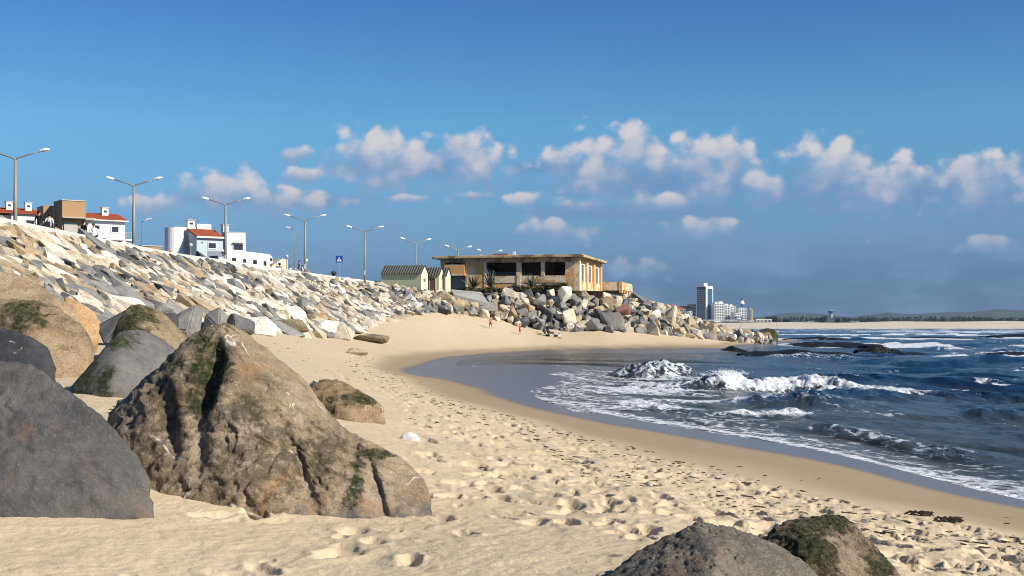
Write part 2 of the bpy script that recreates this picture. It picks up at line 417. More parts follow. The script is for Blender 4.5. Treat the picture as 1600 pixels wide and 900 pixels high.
def sand_mat():
    m, nt, out = new_mat('beach sand')
    p = POS(nt)
    dry = nd(nt, 'ShaderNodeAttribute', attribute_name='dry').outputs['Fac']
    wet = nd(nt, 'ShaderNodeAttribute', attribute_name='wet').outputs['Fac']
    damp = nd(nt, 'ShaderNodeAttribute', attribute_name='damp').outputs['Fac']
    n1 = NOI(nt, p, 0.9, 5, 0.6); n2 = NOI(nt, p, 60.0, 3, 0.7); n3 = NOI(nt, p, 5.0, 5, 0.7)
    c = MIX(nt, n1, (0.50, 0.395, 0.25), (0.62, 0.50, 0.335))
    c = MIX(nt, SS(nt, n2, 0.58, 0.75), c, (0.38, 0.29, 0.18))
    c = MIX(nt, SS(nt, n3, 0.62, 0.74), c, (0.46, 0.35, 0.21))
    c = MIX(nt, M(nt, 'MULTIPLY', damp, 0.92), c, MIX(nt, n3, (0.27, 0.20, 0.12), (0.35, 0.265, 0.165)))
    c = MIX(nt, wet, c, (0.15, 0.128, 0.105))
    # small dark scraps washed up along the beach
    vo = nd(nt, 'ShaderNodeTexVoronoi', {'Vector': VM(nt, 'MULTIPLY', p, (1.0, 0.8, 0.0)), 'Scale': 1.9, 'Randomness': 1.0})
    sp = M(nt, 'MULTIPLY', SS(nt, vo.outputs['Distance'], 0.10, 0.06), SS(nt, NOI(nt, p, 0.22, 2), 0.46, 0.60))
    c = MIX(nt, M(nt, 'MULTIPLY', sp, M(nt, 'SUBTRACT', 1.0, wet)), c, (0.06, 0.045, 0.03))
    rough = nd(nt, 'ShaderNodeMapRange', {0: wet, 3: 0.92, 4: 0.30}).outputs[0]
    b1 = BUMP(nt, n2, nd(nt, 'ShaderNodeMapRange', {0: wet, 3: 0.5, 4: 0.03}).outputs[0], 0.006)
    b2 = BUMP(nt, NOI(nt, p, 14.0, 4, 0.65), M(nt, 'MULTIPLY', dry, 0.65), 0.03, b1)
    spec = nd(nt, 'ShaderNodeMapRange', {0: wet, 3: 0.15, 4: 0.6}).outputs[0]
    b = PRIN(nt, out, c, rough, 0, b2, 0.3)
    nt.links.new(spec, b.inputs['Specular IOR Level'])
    return m

# ------------------------------------------------------------------ sea
def seg_dist(X, Y, pl):
    """distance to a polyline, signed (+ on the far side), with the fraction along it"""
    best = np.full(len(X), 1e9); sg = np.zeros(len(X)); tt = np.zeros(len(X)); L = 0; tot = sum(math.dist(a, b) for a, b in zip(pl, pl[1:]))
    for (ax, ay), (bx, by) in zip(pl, pl[1:]):
        dx, dy = bx - ax, by - ay; l2 = dx * dx + dy * dy; l = math.sqrt(l2)
        t = np.clip(((X - ax) * dx + (Y - ay) * dy) / l2, 0, 1)
        ex, ey = X - ax - t * dx, Y - ay - t * dy; d = np.hypot(ex, ey)
        s = np.sign(dx * ey - dy * ex); m = d < best
        best[m] = d[m]; sg[m] = s[m]; tt[m] = (L + t[m] * l) / tot; L += l
    return best * sg, tt
def build_sea():
    cols = cols_for(570, 36, 0.43, 1.3)
    dist = np.r_[np.linspace(11.0 ** -0.62, 400 ** -0.62, 430) ** (-1 / 0.62), np.linspace(1 / 400, 1 / 1560, 60)[1:] ** -1.0]
    dist = np.unique(np.r_[dist, np.arange(54, 66, .11), np.arange(66, 75, .16), np.arange(38, 42, .10), np.arange(25, 38, .17)])
    X, Y, F = fan_grid(cols, dist)
    D = np.hypot(X, Y)
    g = np.where(Y < 240, ground_z(X, np.minimum(Y, 240)), -3.0)
    g = np.where((Y > 225) | (X > 60), -3, g)
    deep = sstep(-g, 0.02, 1.3)
    sp = np.maximum(np.gradient(dist), dist ** 1.62 * .0005)[np.repeat(np.arange(len(dist)), len(cols))]
    Z = np.zeros(len(X)); r = np.random.default_rng(3)
    Xw = X + 1.2 * fbm(xyz(X * .13, Y * .09), 2, 40); Yw = Y + 2.0 * fbm(xyz(X * .11, Y * .08), 2, 41)
    for i in range(26):
        lam = 0.7 * 1.16 ** i; ang = math.atan2(-0.86, -0.5) + r.normal() * 0.55
        k = 2 * math.pi / lam; ph = k * (Xw * math.cos(ang) + Yw * math.sin(ang)) + r.uniform(0, 6.28)
        amp = 0.0175 * lam ** 0.86
        w = np.clip(lam / (2.2 * sp) - 0.5, 0, 1)
        Z += amp * w * (1.0 - 2.0 * np.abs(np.sin(ph / 2)) ** 0.85) * 0.9
    Z *= (0.12 + 0.95 * deep) * (0.75 + 0.5 * fbm(xyz(X * .05, Y * .04), 2, 77))
    foam = np.zeros(len(X))
    # breaking and rolling waves: crest line, height, front and back width, amount of foam on front / behind
    tur = fbm(xyz(X * 1.6, Y * 1.1), 4, 50, 0.6); tur2 = fbm(xyz(X * 4.2, Y * 3.0), 3, 51, 0.6)
    def wave(px, z0, h, wf, wb, ff, fb, taper=.25):
        pl = [P(u, v, (EYE - z0) * FPX / (v - HOR))[:2] for u, v in px]
        s, t = seg_dist(X + 0.35 * tur, Y + 0.55 * tur, pl)
        env = sstep(t, 0, taper) * sstep(t, 1, 1 - taper); ends = np.where((t <= 0) | (t >= 1), 0, 1)
        pr = np.where(s > 0, np.exp(-(s / wb) ** 2), np.exp(-(np.abs(s) / wf) ** 1.8))
        hh = h * env * pr * (0.8 + 0.35 * tur)
        fo = ff * env * ends * np.where(s > 0, np.exp(-(s / (.35 * wb)) ** 2), np.exp(-(np.abs(s) / (wf * 1.9)) ** 2))
        fo = np.maximum(fo, fb * env * ends * np.where(s > 0, np.exp(-(s / (wb * 2.6)) ** 2), 0))
        return hh, fo
    waves = [
        ([(990, 590), (1040, 586), (1095, 582)], 0, 1.0, 1.0, 2.4, 0.74, .40, .35),         # first breaker by the shore
        ([(1040, 606), (1110, 603), (1190, 598), (1290, 597), (1380, 600)], 0, 0.86, 0.8, 2.0, 1.0, .35, .34), # second breaker
        ([(1225, 598), (1300, 600), (1370, 602), (1440, 598)], 0, 0.34, 1.2, 2.0, 0.90, .85, .3),  # its foam trailing to the right
        ([(1150, 612), (1230, 622), (1330, 616), (1460, 606)], 0, 0.50, 1.3, 1.8, 0.0, .15, .3),  # dark swell in front
        ([(1060, 640), (1140, 644), (1200, 641), (1290, 634)], 0, 0.20, 0.6, 1.1, 0.78, .40, .3),
        ([(930, 618), (1000, 622), (1080, 640)], 0.02, 0.16, 0.8, 1.0, .95, .55, .3),
        ([(960, 604), (1010, 600), (1060, 606)], 0.02, 0.14, 0.8, 1.0, .80, .6, .3),
        ([(1250, 656), (1330, 668), (1420, 686), (1520, 702), (1610, 712)], 0, 0.20, 0.5, 1.0, 0.50, .30, .2),
        ([(1430, 606), (1520, 604), (1640, 606)], 0, 0.42, 1.2, 2.2, 0.05, .1, .3),
        ([(1270, 588), (1350, 584), (1420, 586)], 0, 0.40, 1.4, 2.2, 0.0, .12, .3),
        ([(1480, 628), (1560, 632), (1660, 628)], 0, 0.30, 1.0, 1.6, 0.1, .1, .3),
        ([(1330, 560), (1450, 562), (1620, 560)], 0, 0.45, 1.6, 3.0, 0.0, .1, .3),
    ]
    for wv in waves:
        h, fo = wave(*wv); Z += h; foam = np.maximum(foam, fo)
    churn = sstep(foam, .40, 1.0)
    tur3 = fbm(xyz(X * 9.5, Y * 8.0), 3, 52, .65)
    Z += churn * (0.10 * tur + 0.085 * tur2 + 0.04 * tur3) * np.clip(D / 50, .4, 1.3)
    # spent foam sliding up the beach, and patches between the breakers and the shore
    shore = np.where(Y < 150, sstep(g, -0.62, -0.02), 0) * sstep(D, 128, 95)
    streak = fbm(xyz(X * .9 + Y * .22, Y * .10 - X * .03), 4, 60, .6)
    foam = np.maximum(foam, shore * (0.54 + 0.40 * streak) * sstep(Y, 100, 60))
    patch = fbm(xyz(X * .22 + Y * .05, Y * .38), 4, 63, .6)
    zone = sstep(Y, 34, 42) * sstep(Y, 95, 72) * sstep(X, 17, 9)
    fl = fbm(xyz(X * .45 + .1 * Y, Y * .55), 4, 66, .6); foam = np.maximum(foam, sstep(fl, .30, .52) * .62 * sstep(Y, 26, 34) * deep)
    foam = np.maximum(foam, zone * (0.46 + 0.75 * patch))
    film = 0.10 + 0.07 * fbm(xyz(X * .25, Y * .07), 3, 81); filmz = sstep(Y, 34, 42) * sstep(Y, 118, 105)
    lead = np.exp(-((g + 0.03) / 0.035) ** 2) * sstep(Y, 75, 50) * (1 - .6 * filmz)
    for off, st in ((0, .80), (-.045, .62), (-.085, .66)):
        lead = np.maximum(lead, st * filmz * np.exp(-((g - film * (1 + .25 * tur * (off < 0)) - off) / .0075) ** 2))
    foam = np.maximum(foam, 0.92 * lead)
    # white horses further out and round the reef
    far = sstep(Y, 95, 125)
    cap = fbm(xyz(X * .050, Y * .028), 3, 71, .55) + .35 * fbm(xyz(X * .21, Y * .10), 3, 72)
    rows = 0.5 + 0.5 * np.sin(np.log(np.maximum(Y, 1)) * 17 + 1.6 * fbm(xyz(X * .015, Y * .01), 2, 73))
    foam = np.maximum(foam, far * sstep(cap + 0.30 * rows, .30, .62) * 0.92)
    for (u, v, du, dd) in [(1260, 556, 110, 5), (1390, 551, 80, 6), (1300, 540, 120, 9), (1470, 553, 90, 4), (1215, 539, 60, 14), (1450, 545, 130, 7), (1550, 549, 70, 4), (1180, 538, 45, 12)]:
        cx, cy, _ = P(u, v, EYE * FPX / (v - HOR)); rx = du * cy / FPX
        e = np.exp(-((X - cx) / rx) ** 2 - ((Y - cy) / dd) ** 2)
        foam = np.maximum(foam, e * (0.55 + 0.65 * fbm(xyz(X * .3, Y * .15), 3, 75)))
    Z += far * 0.20 * sstep(foam, .4, .9)
    # thin water climbs over the sand a little; keep the sheet under the dry beach
    Z = np.where(g > 0.0, np.minimum(Z, 0.015), Z)
    Z = np.where(g > -0.25, np.maximum(Z, np.minimum(g + 0.012, -0.002 + 0 * g)), Z)
    Z = np.where((filmz > .5) & (g < film) & (g > -.2), np.maximum(Z, g + .014), Z)
    me = mesh_np('sea', np.stack([X, Y, Z], 1), F, [sea_mat()])
    global SPRAY
    k = np.where((churn > .75) & (Y > 50) & (Y < 78) & (Z > .45))[0]; SPRAY = np.stack([X, Y, Z], 1)[k]
    attr(me, 'foam', np.clip(foam, 0, 1)); attr(me, 'depth', np.clip(Z - g, 0, 3))
    o = bpy.data.objects.new('sea', me); link(o); tag(o, kind='structure')
def sea_mat():
    m, nt, out = new_mat('sea water')
    p = POS(nt)
    fo = nd(nt, 'ShaderNodeAttribute', attribute_name='foam').outputs['Fac']
    de = nd(nt, 'ShaderNodeAttribute', attribute_name='depth').outputs['Fac']
    wob = nd(nt, 'ShaderNodeTexNoise', {'Vector': p, 'Scale': 1.3, 'Detail': 3.0})
    q = VM(nt, 'ADD', p, VM(nt, 'MULTIPLY', wob.outputs['Color'], (0.7, 0.9, 0)))
    n1 = NOI(nt, VM(nt, 'MULTIPLY', q, (1.0, 0.55, 1)), 2.6, 10, 0.74)
    vor = nd(nt, 'ShaderNodeTexVoronoi', {'Vector': VM(nt, 'MULTIPLY', q, (1.0, 0.45, 0.0)), 'Scale': 2.4}, feature='DISTANCE_TO_EDGE').outputs['Distance']
    lace = SS(nt, vor, 0.20, 0.0)
    t = M(nt, 'ADD', M(nt, 'MULTIPLY_ADD', M(nt, 'SUBTRACT', n1, 0.5), 1.7, fo), M(nt, 'MULTIPLY', M(nt, 'SUBTRACT', lace, 0.35), 0.24))
    f = SS(nt, t, 0.50, 0.86)
    f = M(nt, 'MULTIPLY', f, SS(nt, fo, 0.03, 0.18))
    cp = VM(nt, 'MULTIPLY', p, (1.0, 0.6, 1))
    w1 = NOI(nt, cp, 1.6, 6, 0.62); w2 = NOI(nt, cp, 0.35, 4, 0.6)
    bmp = BUMP(nt, NOI(nt, cp, 5.5, 4, 0.6), 0.8, 0.06, BUMP(nt, w1, 1.0, 0.24, BUMP(nt, w2, 0.6, 0.35)))
    shal = SS(nt, de, 0.9, 0.05)
    body = MIX(nt, shal, MIX(nt, w2, (0.003, 0.013, 0.034), (0.006, 0.022, 0.042)), MIX(nt, w1, (0.030, 0.040, 0.042), (0.075, 0.072, 0.050)))
    wtr = PRIN(nt, None, body, 0.12, 0, bmp, 0.20, IOR=1.33)
    fcol = MIX(nt, SS(nt, NOI(nt, VM(nt, 'MULTIPLY', q, (1, 1, 1.6)), 5.0, 7, 0.75), 0.34, 0.60), (0.34, 0.40, 0.46), (0.92, 0.92, 0.92))
    fm = PRIN(nt, None, fcol, 0.8, 0, BUMP(nt, M(nt, 'ADD', n1, NOI(nt, q, 12.0, 4, 0.7)), 0.9, 0.10), 0.2)
    tr = nd(nt, 'ShaderNodeBsdfTransparent', {0: (0.93, 0.95, 0.96, 1)})
    thin = SS(nt, de, 0.22, 0.0, 0.0, 0.85)
    w = nd(nt, 'ShaderNodeMixShader', {0: thin, 1: wtr.outputs[0], 2: tr.outputs[0]})
    a = nd(nt, 'ShaderNodeMixShader', {0: f, 1: w.outputs[0], 2: fm.outputs[0]})
    nt.links.new(a.outputs[0], out.inputs[0])
    return m
build_sand()
build_sea()
def build_spray():
    r = np.random.default_rng(4); n = 700
    hi = SPRAY[:, 2] ** 2.5; c = SPRAY[r.choice(len(SPRAY), n, p=hi / hi.sum())]
    burst = (c[:, 1] > 65) * 1.0
    c = c + np.stack([r.normal(size=n) * .25 + .10 * burst, r.normal(size=n) * .3, np.abs(r.normal(size=n)) ** 1.4 * (.05 + .10 * burst)], 1)
    s = r.uniform(.004, .014, n)[:, None, None]
    T = np.array([[1, 1, 1], [-1, -1, 1], [-1, 1, -1], [1, -1, -1]])[None] * s * r.uniform(.6, 1.4, (n, 4, 1))
    V = (c[:, None] + T).reshape(-1, 3); b = np.arange(n)[:, None, None] * 4; F = (np.array([[0, 1, 2], [0, 3, 1], [0, 2, 3], [1, 3, 2]])[None] + b).reshape(-1, 3)
    m = paint('white spray', (.88, .9, .92), .6)
    o = link(bpy.data.objects.new('wave_spray', mesh_np('wave_spray', V, F, [m], False))); tag(o, 'white spray thrown up from the breaking waves', 'spray', kind='stuff')
build_spray()

# ------------------------------------------------------------------ rocks
_ico = {}
def ico(n):
    if n not in _ico:
        bm = bmesh.new(); bmesh.ops.create_icosphere(bm, subdivisions=n, radius=1.0)
        V = np.array([v.co[:] for v in bm.verts]); F = np.array([[v.index for v in f.verts] for f in bm.faces]); bm.free()
        _ico[n] = (V / np.linalg.norm(V, axis=1)[:, None], F)
    return _ico[n]
def hull_planes(pts):
    bm = bmesh.new()
    for p in pts: bm.verts.new(p)
    r = bmesh.ops.convex_hull(bm, input=bm.verts)
    bm.normal_update(); pl = {}
    for f in bm.faces:
        n = f.normal; 
        if n.length < .5: continue
        pl[(round(n.x, 3), round(n.y, 3), round(n.z, 3))] = (np.array(n[:]), n.dot(f.verts[0].co))
    bm.free()
    return [v for v in pl.values()]
def radial(pts, c, D, p=14.0, chips=0, seed=0, facets=0):
    """distance from c to the rounded convex hull of pts in each direction"""
    c = np.asarray(c, float); acc = np.zeros(len(D))
    pl = hull_planes([tuple(np.asarray(q, float) - c) for q in pts])
    if chips:
        r = np.random.default_rng(seed); Q = np.asarray(pts, float) - c; sc = np.ptp(Q, axis=0) / 2
        for i in range(chips):
            n = r.normal(size=3) / sc; n /= np.linalg.norm(n)
            if n[2] < -.2: n[2] = -n[2]
            pl.append((n, (Q @ n).max() * r.uniform(.88, .97)))
    r = np.random.default_rng(seed + 5); Q = np.asarray(pts, float) - c
    for i in range(facets):
        n = np.array([r.uniform(-.75, .75), -1.0, r.uniform(-.15, .75)]); n /= np.linalg.norm(n)
        pl.append((n, (Q @ n).max() * r.uniform(.86, .96)))
    for n, h in pl:
        if h < 0: n, h = -n, -h
        acc += np.maximum(D @ n / max(h, 1e-3), 0) ** p
    return np.maximum(acc, 1e-12) ** (-1 / p)
def rock_shape(hulls, c, lev, p=14, amp=(.06, .02, .008), freq=1.6, seed=0, crack=0.0, strata=None, chips=0, facets=0):
    D, F = ico(lev)
    D = D.copy()
    r = None
    for h in hulls:
        q = radial(h, c, D, p, chips, seed, facets)
        r = q if r is None else (r ** 10 + q ** 10) ** .1
    V = D * r[:, None]
    s = r.mean()
    Q = V * (freq / s)
    # blocky breakage + grain
    r = r * (1 + amp[0] * fbm(Q, 3, seed) + amp[1] * fbm(Q * 4.1, 4, seed + 9, .6, ridged=True) + amp[2] * fbm(Q * 17, 3, seed + 20, .6))
    if crack:
        n = fbm(Q * 1.3 + 5, 3, seed + 31)
        r = r * (1 - crack * np.exp(-(n / 0.035) ** 2))
    if strata:
        dirv, f, a = strata
        t = (V @ np.array(dirv)) * f + 0.8 * fbm(Q * .8, 2, seed + 44)
        r = r * (1 + a * (np.abs((t % 1) - .5) * 2 - .5))
    return D * r[:, None], F
_rocknt = {}
def rock_mat(name, cols, moss=0.0, spots=(), veins=0.0, base_dark=None, scale=1.0, rough=0.85, bump=0.6, ochre=0.0, pits=0.0, speck=1.0, stains=()):
    m, nt, out = new_mat(name)
    co = OBJC(nt)
    rnd = nd(nt, 'ShaderNodeObjectInfo').outputs['Random']
    co = VM(nt, 'ADD', co, nd(nt, 'ShaderNodeCombineXYZ', {0: M(nt, 'MULTIPLY', rnd, 37.0), 1: rnd, 2: 0.0}).outputs[0]) if not spots else co
    n1 = NOI(nt, co, 1.1 * scale, 6, 0.65, 0.4); n2 = NOI(nt, co, 5.0 * scale, 6, 0.7); n3 = NOI(nt, co, 26 * scale, 4, 0.7)
    c = RAMP(nt, n1, [(0.30, cols[0]), (0.50, cols[1]), (0.70, cols[2])])
    c = MIX(nt, SS(nt, n2, 0.40, 0.75, 0.0, 0.55), c, tuple(x * 0.45 for x in cols[0]))
    c = MIX(nt, SS(nt, n3, 0.50, 0.80, 0.0, 0.45), c, tuple(min(.9, x * 1.5) for x in cols[2]))
    c = MIX(nt, SS(nt, NOI(nt, co, 43 * scale, 3, 0.6), 0.56, 0.63, 0.0, 0.6 * speck), c, tuple(x * 0.38 for x in cols[0]))
    c = MIX(nt, SS(nt, NOI(nt, co, 31 * scale, 3, 0.6, 0.4), 0.61, 0.66, 0.0, 0.55 * speck), c, tuple(min(.85, x * 1.7) for x in cols[2]))
    c = MIX(nt, M(nt, 'MULTIPLY', M(nt, 'SUBTRACT', rnd, 0.5), 0.5, clamp=True), c, tuple(x * 0.5 for x in cols[0])) if not spots else c
    if ochre:
        c = MIX(nt, M(nt, 'MULTIPLY', SS(nt, NOI(nt, co, 0.9 * scale, 5, 0.7, 0.6), 0.54, 0.66), ochre), c, (0.30, 0.15, 0.055))
    h = M(nt, 'ADD', M(nt, 'MULTIPLY', n2, 1.0), M(nt, 'MULTIPLY', n3, 0.4))
    if pits:
        pv = nd(nt, 'ShaderNodeTexVoronoi', {'Vector': co, 'Scale': 9.0 * scale}).outputs['Distance']
        pk = M(nt, 'MULTIPLY', SS(nt, pv, 0.32, 0.12), SS(nt, n1, 0.42, 0.6))
        c = MIX(nt, M(nt, 'MULTIPLY', pk, pits), c, tuple(x * 0.3 for x in cols[0])); h = M(nt, 'SUBTRACT', h, pk)
    if veins:
        vd = nd(nt, 'ShaderNodeTexNoise', {'Vector': co, 'Scale': 1.3 * scale, 'Detail': 3.0})
        vq = VM(nt, 'ADD', co, VM(nt, 'MULTIPLY', vd.outputs['Color'], (0.5, 0.5, 0.5)))
        ve = nd(nt, 'ShaderNodeTexVoronoi', {'Vector': VM(nt, 'MULTIPLY', vq, (1.0, 1.0, 0.45)), 'Scale': 1.25 * scale}, feature='DISTANCE_TO_EDGE').outputs['Distance']
        vm = M(nt, 'MULTIPLY', SS(nt, ve, 0.016, 0.004), SS(nt, NOI(nt, co, 1.9 * scale, 3), 0.54, 0.62))
        c = MIX(nt, M(nt, 'MULTIPLY', vm, veins), c, (0.70, 0.64, 0.54))
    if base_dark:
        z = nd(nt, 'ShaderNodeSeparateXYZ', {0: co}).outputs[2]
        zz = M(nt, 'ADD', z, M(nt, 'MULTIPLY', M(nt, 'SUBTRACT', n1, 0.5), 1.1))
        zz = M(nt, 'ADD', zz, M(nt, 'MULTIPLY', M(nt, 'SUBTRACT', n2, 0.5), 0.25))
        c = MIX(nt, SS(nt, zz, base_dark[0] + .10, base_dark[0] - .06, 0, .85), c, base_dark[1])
    sn = NOI(nt, co, 6.0 * scale, 9, 0.8, 0.3)
    for (px, py, pz, rx, ry, rz) in stains:
        l = VM(nt, 'LENGTH', VM(nt, 'DIVIDE', VM(nt, 'SUBTRACT', co, (px, py, pz)), (rx, ry, rz)))
        k = SS(nt, M(nt, 'ADD', l, M(nt, 'MULTIPLY', M(nt, 'SUBTRACT', sn, 0.5), 8.0)), 1.5, 0.2)
        c = MIX(nt, M(nt, 'MULTIPLY', k, 0.72), c, (0.052, 0.042, 0.024))
    mk = None; mn = NOI(nt, co, 3.2 * scale, 9, 0.78, 0.5)
    if moss:
        mk = M(nt, 'MULTIPLY', SS(nt, NOI(nt, co, 1.5 * scale, 6, 0.75, 0.3), 0.60 - moss * .16, 0.70 - moss * .10), min(1.0, moss * 1.6))
    for (px, py, pz, rx, ry, rz) in spots:
        l = VM(nt, 'LENGTH', VM(nt, 'DIVIDE', VM(nt, 'SUBTRACT', co, (px, py, pz)), (rx, ry, rz)))
        k = SS(nt, M(nt, 'ADD', l, M(nt, 'MULTIPLY', M(nt, 'SUBTRACT', mn, 0.5), 7.5)), 1.45, 0.55)
        mk = k if mk is None else M(nt, 'MAXIMUM', mk, k)
    if mk is not None:
        mc = RAMP(nt, NOI(nt, co, 17 * scale, 5, 0.75), [(0.34, (0.008, 0.011, 0.004)), (0.54, (0.034, 0.048, 0.011)), (0.74, (0.105, 0.125, 0.028))])
        c = MIX(nt, M(nt, 'MULTIPLY', mk, SS(nt, NOI(nt, co, 11 * scale, 5, 0.75), 0.34, 0.56, 0.25, 1.0)), c, mc)
        h = M(nt, 'ADD', h, M(nt, 'MULTIPLY', mk, NOI(nt, co, 40 * scale, 4, 0.8)))
    PRIN(nt, out, c, rough, 0, BUMP(nt, h, bump, 0.05 / scale), 0.25)
    return m
def boulder(name, label, hulls, mat, lev=5, p=14, amp=(.06, .03, .008), freq=1.6, seed=0, crack=0.0, strata=None, sculpt=None, cat='boulder', group=None, chips=7, facets=0):
    """hulls: lists of (u, v, d) photo points with real distance; the rock stands at its own place and size"""
    H = [[P(*q) for q in h] for h in hulls]
    A = np.array(H[0]); c = (A.max(0) + A.min(0)) / 2
    if len(H) > 1:
        A2 = np.array(H[1]); lo = np.maximum(A.min(0), A2.min(0)); hi = np.minimum(A.max(0), A2.max(0)); c = (lo + hi) / 2
    V, F = rock_shape(H, c, lev, max(p * 3.2, 30), (amp[0] * .8, amp[1], amp[2]), freq, seed, crack, strata, chips, facets)
    V = V + c
    if sculpt: V = sculpt(V)
    allp = np.concatenate([np.array(h) for h in H]); o3 = np.array([(allp[:, 0].max() + allp[:, 0].min()) / 2, (allp[:, 1].max() + allp[:, 1].min()) / 2, allp[:, 2].min()])
    me = mesh_np(name, V - o3, F, [mat])
    o = bpy.data.objects.new(name, me); link(o); o.location = o3
    return tag(o, label, cat, group)
def loc(o3, q):
    w = P(*q); return tuple(w[i] - o3[i] for i in range(3))

# big brown rock with the mossy gully (two joined masses)
def build_foreground():
    main = [(160, 655, 10.0), (172, 640, 10.3), (215, 600, 10.0), (258, 556, 9.95), (300, 520, 9.95), (330, 505, 10.05), (372, 508, 10.3), (420, 545, 10.4), (470, 590, 10.45), (512, 640, 10.4),
            (556, 700, 10.2), (175, 700, 9.7), (210, 860, 9.6), (300, 850, 9.10), (450, 860, 8.95), (560, 870, 9.05), (600, 860, 9.5), (590, 780, 9.5),
            (300, 560, 11.6), (450, 620, 11.6), (200, 720, 11.4), (560, 790, 11.2), (200, 860, 11.2), (560, 860, 11)]
    lobe = [(420, 640, 10.0), (548, 678, 9.9), (600, 698, 9.95), (640, 724, 9.9), (666, 752, 9.7), (676, 790, 9.5), (679, 860, 9.4), (612, 862, 9.02), (540, 862, 9.05), (400, 850, 9.3),
            (600, 720, 10.9), (660, 790, 10.5), (420, 700, 10.9), (560, 860, 10.8), (660, 860, 10.4), (380, 850, 10.6)]
    def carve(V):
        def dig(u, v, d, ru, rv, depth, ang=0.0):
            nonlocal V
            c = np.array(P(u, v, d)); k = d / FPX
            dx, dz = (V[:, 0] - c[0]) / k, -(V[:, 2] - c[2]) / k
            a = dx * math.cos(ang) + dz * math.sin(ang); b = -dx * math.sin(ang) + dz * math.cos(ang)
            w = np.exp(-(a / ru) ** 2 - (b / rv) ** 2) * (V[:, 1] < 10.7)
            V = V + (w * depth)[:, None] * np.array([0.25, 1.0, 0.0])
        dig(312, 600, 9.6, 16, 46, .26, .12); dig(322, 555, 9.7, 22, 22, .08); dig(250, 660, 9.5, 16, 60, .10, -.35)
        dig(455, 740, 9.1, 10, 70, .09, -.5); dig(580, 770, 9.3, 9, 52, .13, -.45); dig(545, 720, 9.6, 12, 34, .11, -.1)
        dig(390, 700, 9.2, 50, 14, .05, .3); dig(500, 690, 9.5, 26, 22, .06); dig(300, 700, 9.3, 14, 40, .08, -.2); dig(460, 600, 10, 8, 45, .06, -.6)
        dig(420, 650, 9.6, 40, 30, -.05); dig(360, 760, 9.1, 30, 30, -.05); dig(520, 760, 9.2, 26, 36, -.06)
        return V
    H = np.array([P(*q) for q in main + lobe]); o3 = [(H[:, 0].max() + H[:, 0].min()) / 2, (H[:, 1].max() + H[:, 1].min()) / 2, H[:, 2].min()]
    k = 9.5 / FPX
    sp = [loc(o3, (318, 570, 9.75)) + (26 * k, .5, 62 * k), loc(o3, (318, 625, 9.6)) + (18 * k, .4, 30 * k), loc(o3, (270, 560, 9.9)) + (14 * k, .3, 30 * k),
          loc(o3, (553, 755, 9.4)) + (9 * k, .3, 26 * k), loc(o3, (600, 712, 9.7)) + (26 * k, .3, 6 * k)]
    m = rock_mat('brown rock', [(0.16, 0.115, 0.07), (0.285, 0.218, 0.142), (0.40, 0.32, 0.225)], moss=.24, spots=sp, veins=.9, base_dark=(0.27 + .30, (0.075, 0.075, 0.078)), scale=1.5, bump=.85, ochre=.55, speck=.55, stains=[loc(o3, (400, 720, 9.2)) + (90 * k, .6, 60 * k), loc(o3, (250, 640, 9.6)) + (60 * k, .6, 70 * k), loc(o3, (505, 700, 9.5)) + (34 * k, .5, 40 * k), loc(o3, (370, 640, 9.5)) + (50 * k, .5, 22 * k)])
    boulder('boulder', 'large brown pointed rock with a green mossy gully and white veins in the sand', [main, lobe], m, 7, 16, (.035, .030, .010), 2.2, 3, .03, None, carve, chips=0, facets=7)

    slate = rock_mat('grey slate rock', [(0.055, 0.053, 0.054), (0.098, 0.092, 0.088), (0.15, 0.132, 0.114)], veins=0, scale=1.2, bump=.7, ochre=.25, speck=.2)
    boulder('boulder', 'flat-faced dark grey rock cut off by the left picture edge', [[(-160, 545, 8.9), (0, 560, 8.8), (45, 566, 8.75), (100, 606, 8.65), (170, 655, 8.55), (218, 702, 8.5), (243, 765, 8.45), (250, 870, 8.4), (120, 870, 8.1), (-160, 860, 8.0), (-60, 780, 7.95),
             (-170, 600, 9.9), (60, 640, 9.7), (200, 760, 9.3), (230, 870, 9.3), (-160, 860, 9.8)]], slate, 6, 20, (.030, .030, .008), 2.0, 8, .03, chips=0, facets=4)
    dark = rock_mat('near black slate', [(0.035, 0.036, 0.040), (0.062, 0.064, 0.070), (0.10, 0.10, 0.105)], veins=.8, scale=2.0, bump=.8, speck=.3)
    boulder('boulder', 'near black veined slate rock behind the flat-faced grey rock', [[(-90, 500, 12.6), (0, 508, 12.4), (30, 516, 12.3), (70, 540, 12.2), (88, 568, 12.1), (86, 600, 12.0), (-80, 640, 11.6), (40, 640, 11.7), (90, 640, 12), (-80, 540, 13.6), (70, 580, 13.4), (-60, 640, 13.5)]], dark, 5, 16, (.06, .05, .012), 2.0, 14, .03)
    H = np.array([P(u, v, 16) for u, v in [(110, 513), (280, 640)]]); 
    dk = [(108, 606, 15.6), (130, 582, 15.7), (158, 548, 15.9), (188, 516, 16.2), (216, 513, 16.4), (250, 525, 16.6), (278, 546, 16.6), (262, 580, 16.2), (215, 640, 15.6), (140, 650, 15.2), (110, 640, 15.5), (180, 600, 15.2), (200, 540, 17.6), (130, 600, 17.2), (260, 640, 17.2), (130, 640, 17)]
    A = np.array([P(*q) for q in dk]); o3 = [(A[:, 0].max() + A[:, 0].min()) / 2, (A[:, 1].max() + A[:, 1].min()) / 2, A[:, 2].min()]; k = 16 / FPX
    m = rock_mat('wet grey boulder', [(0.085, 0.08, 0.078), (0.14, 0.132, 0.125), (0.185, 0.172, 0.155)], spots=[loc(o3, (130, 590, 15.5)) + (22 * k, .5, 36 * k), loc(o3, (175, 530, 16)) + (26 * k, .6, 11 * k), loc(o3, (165, 600, 15.4)) + (12 * k, .4, 22 * k)], scale=1.3, bump=.5, speck=.3)
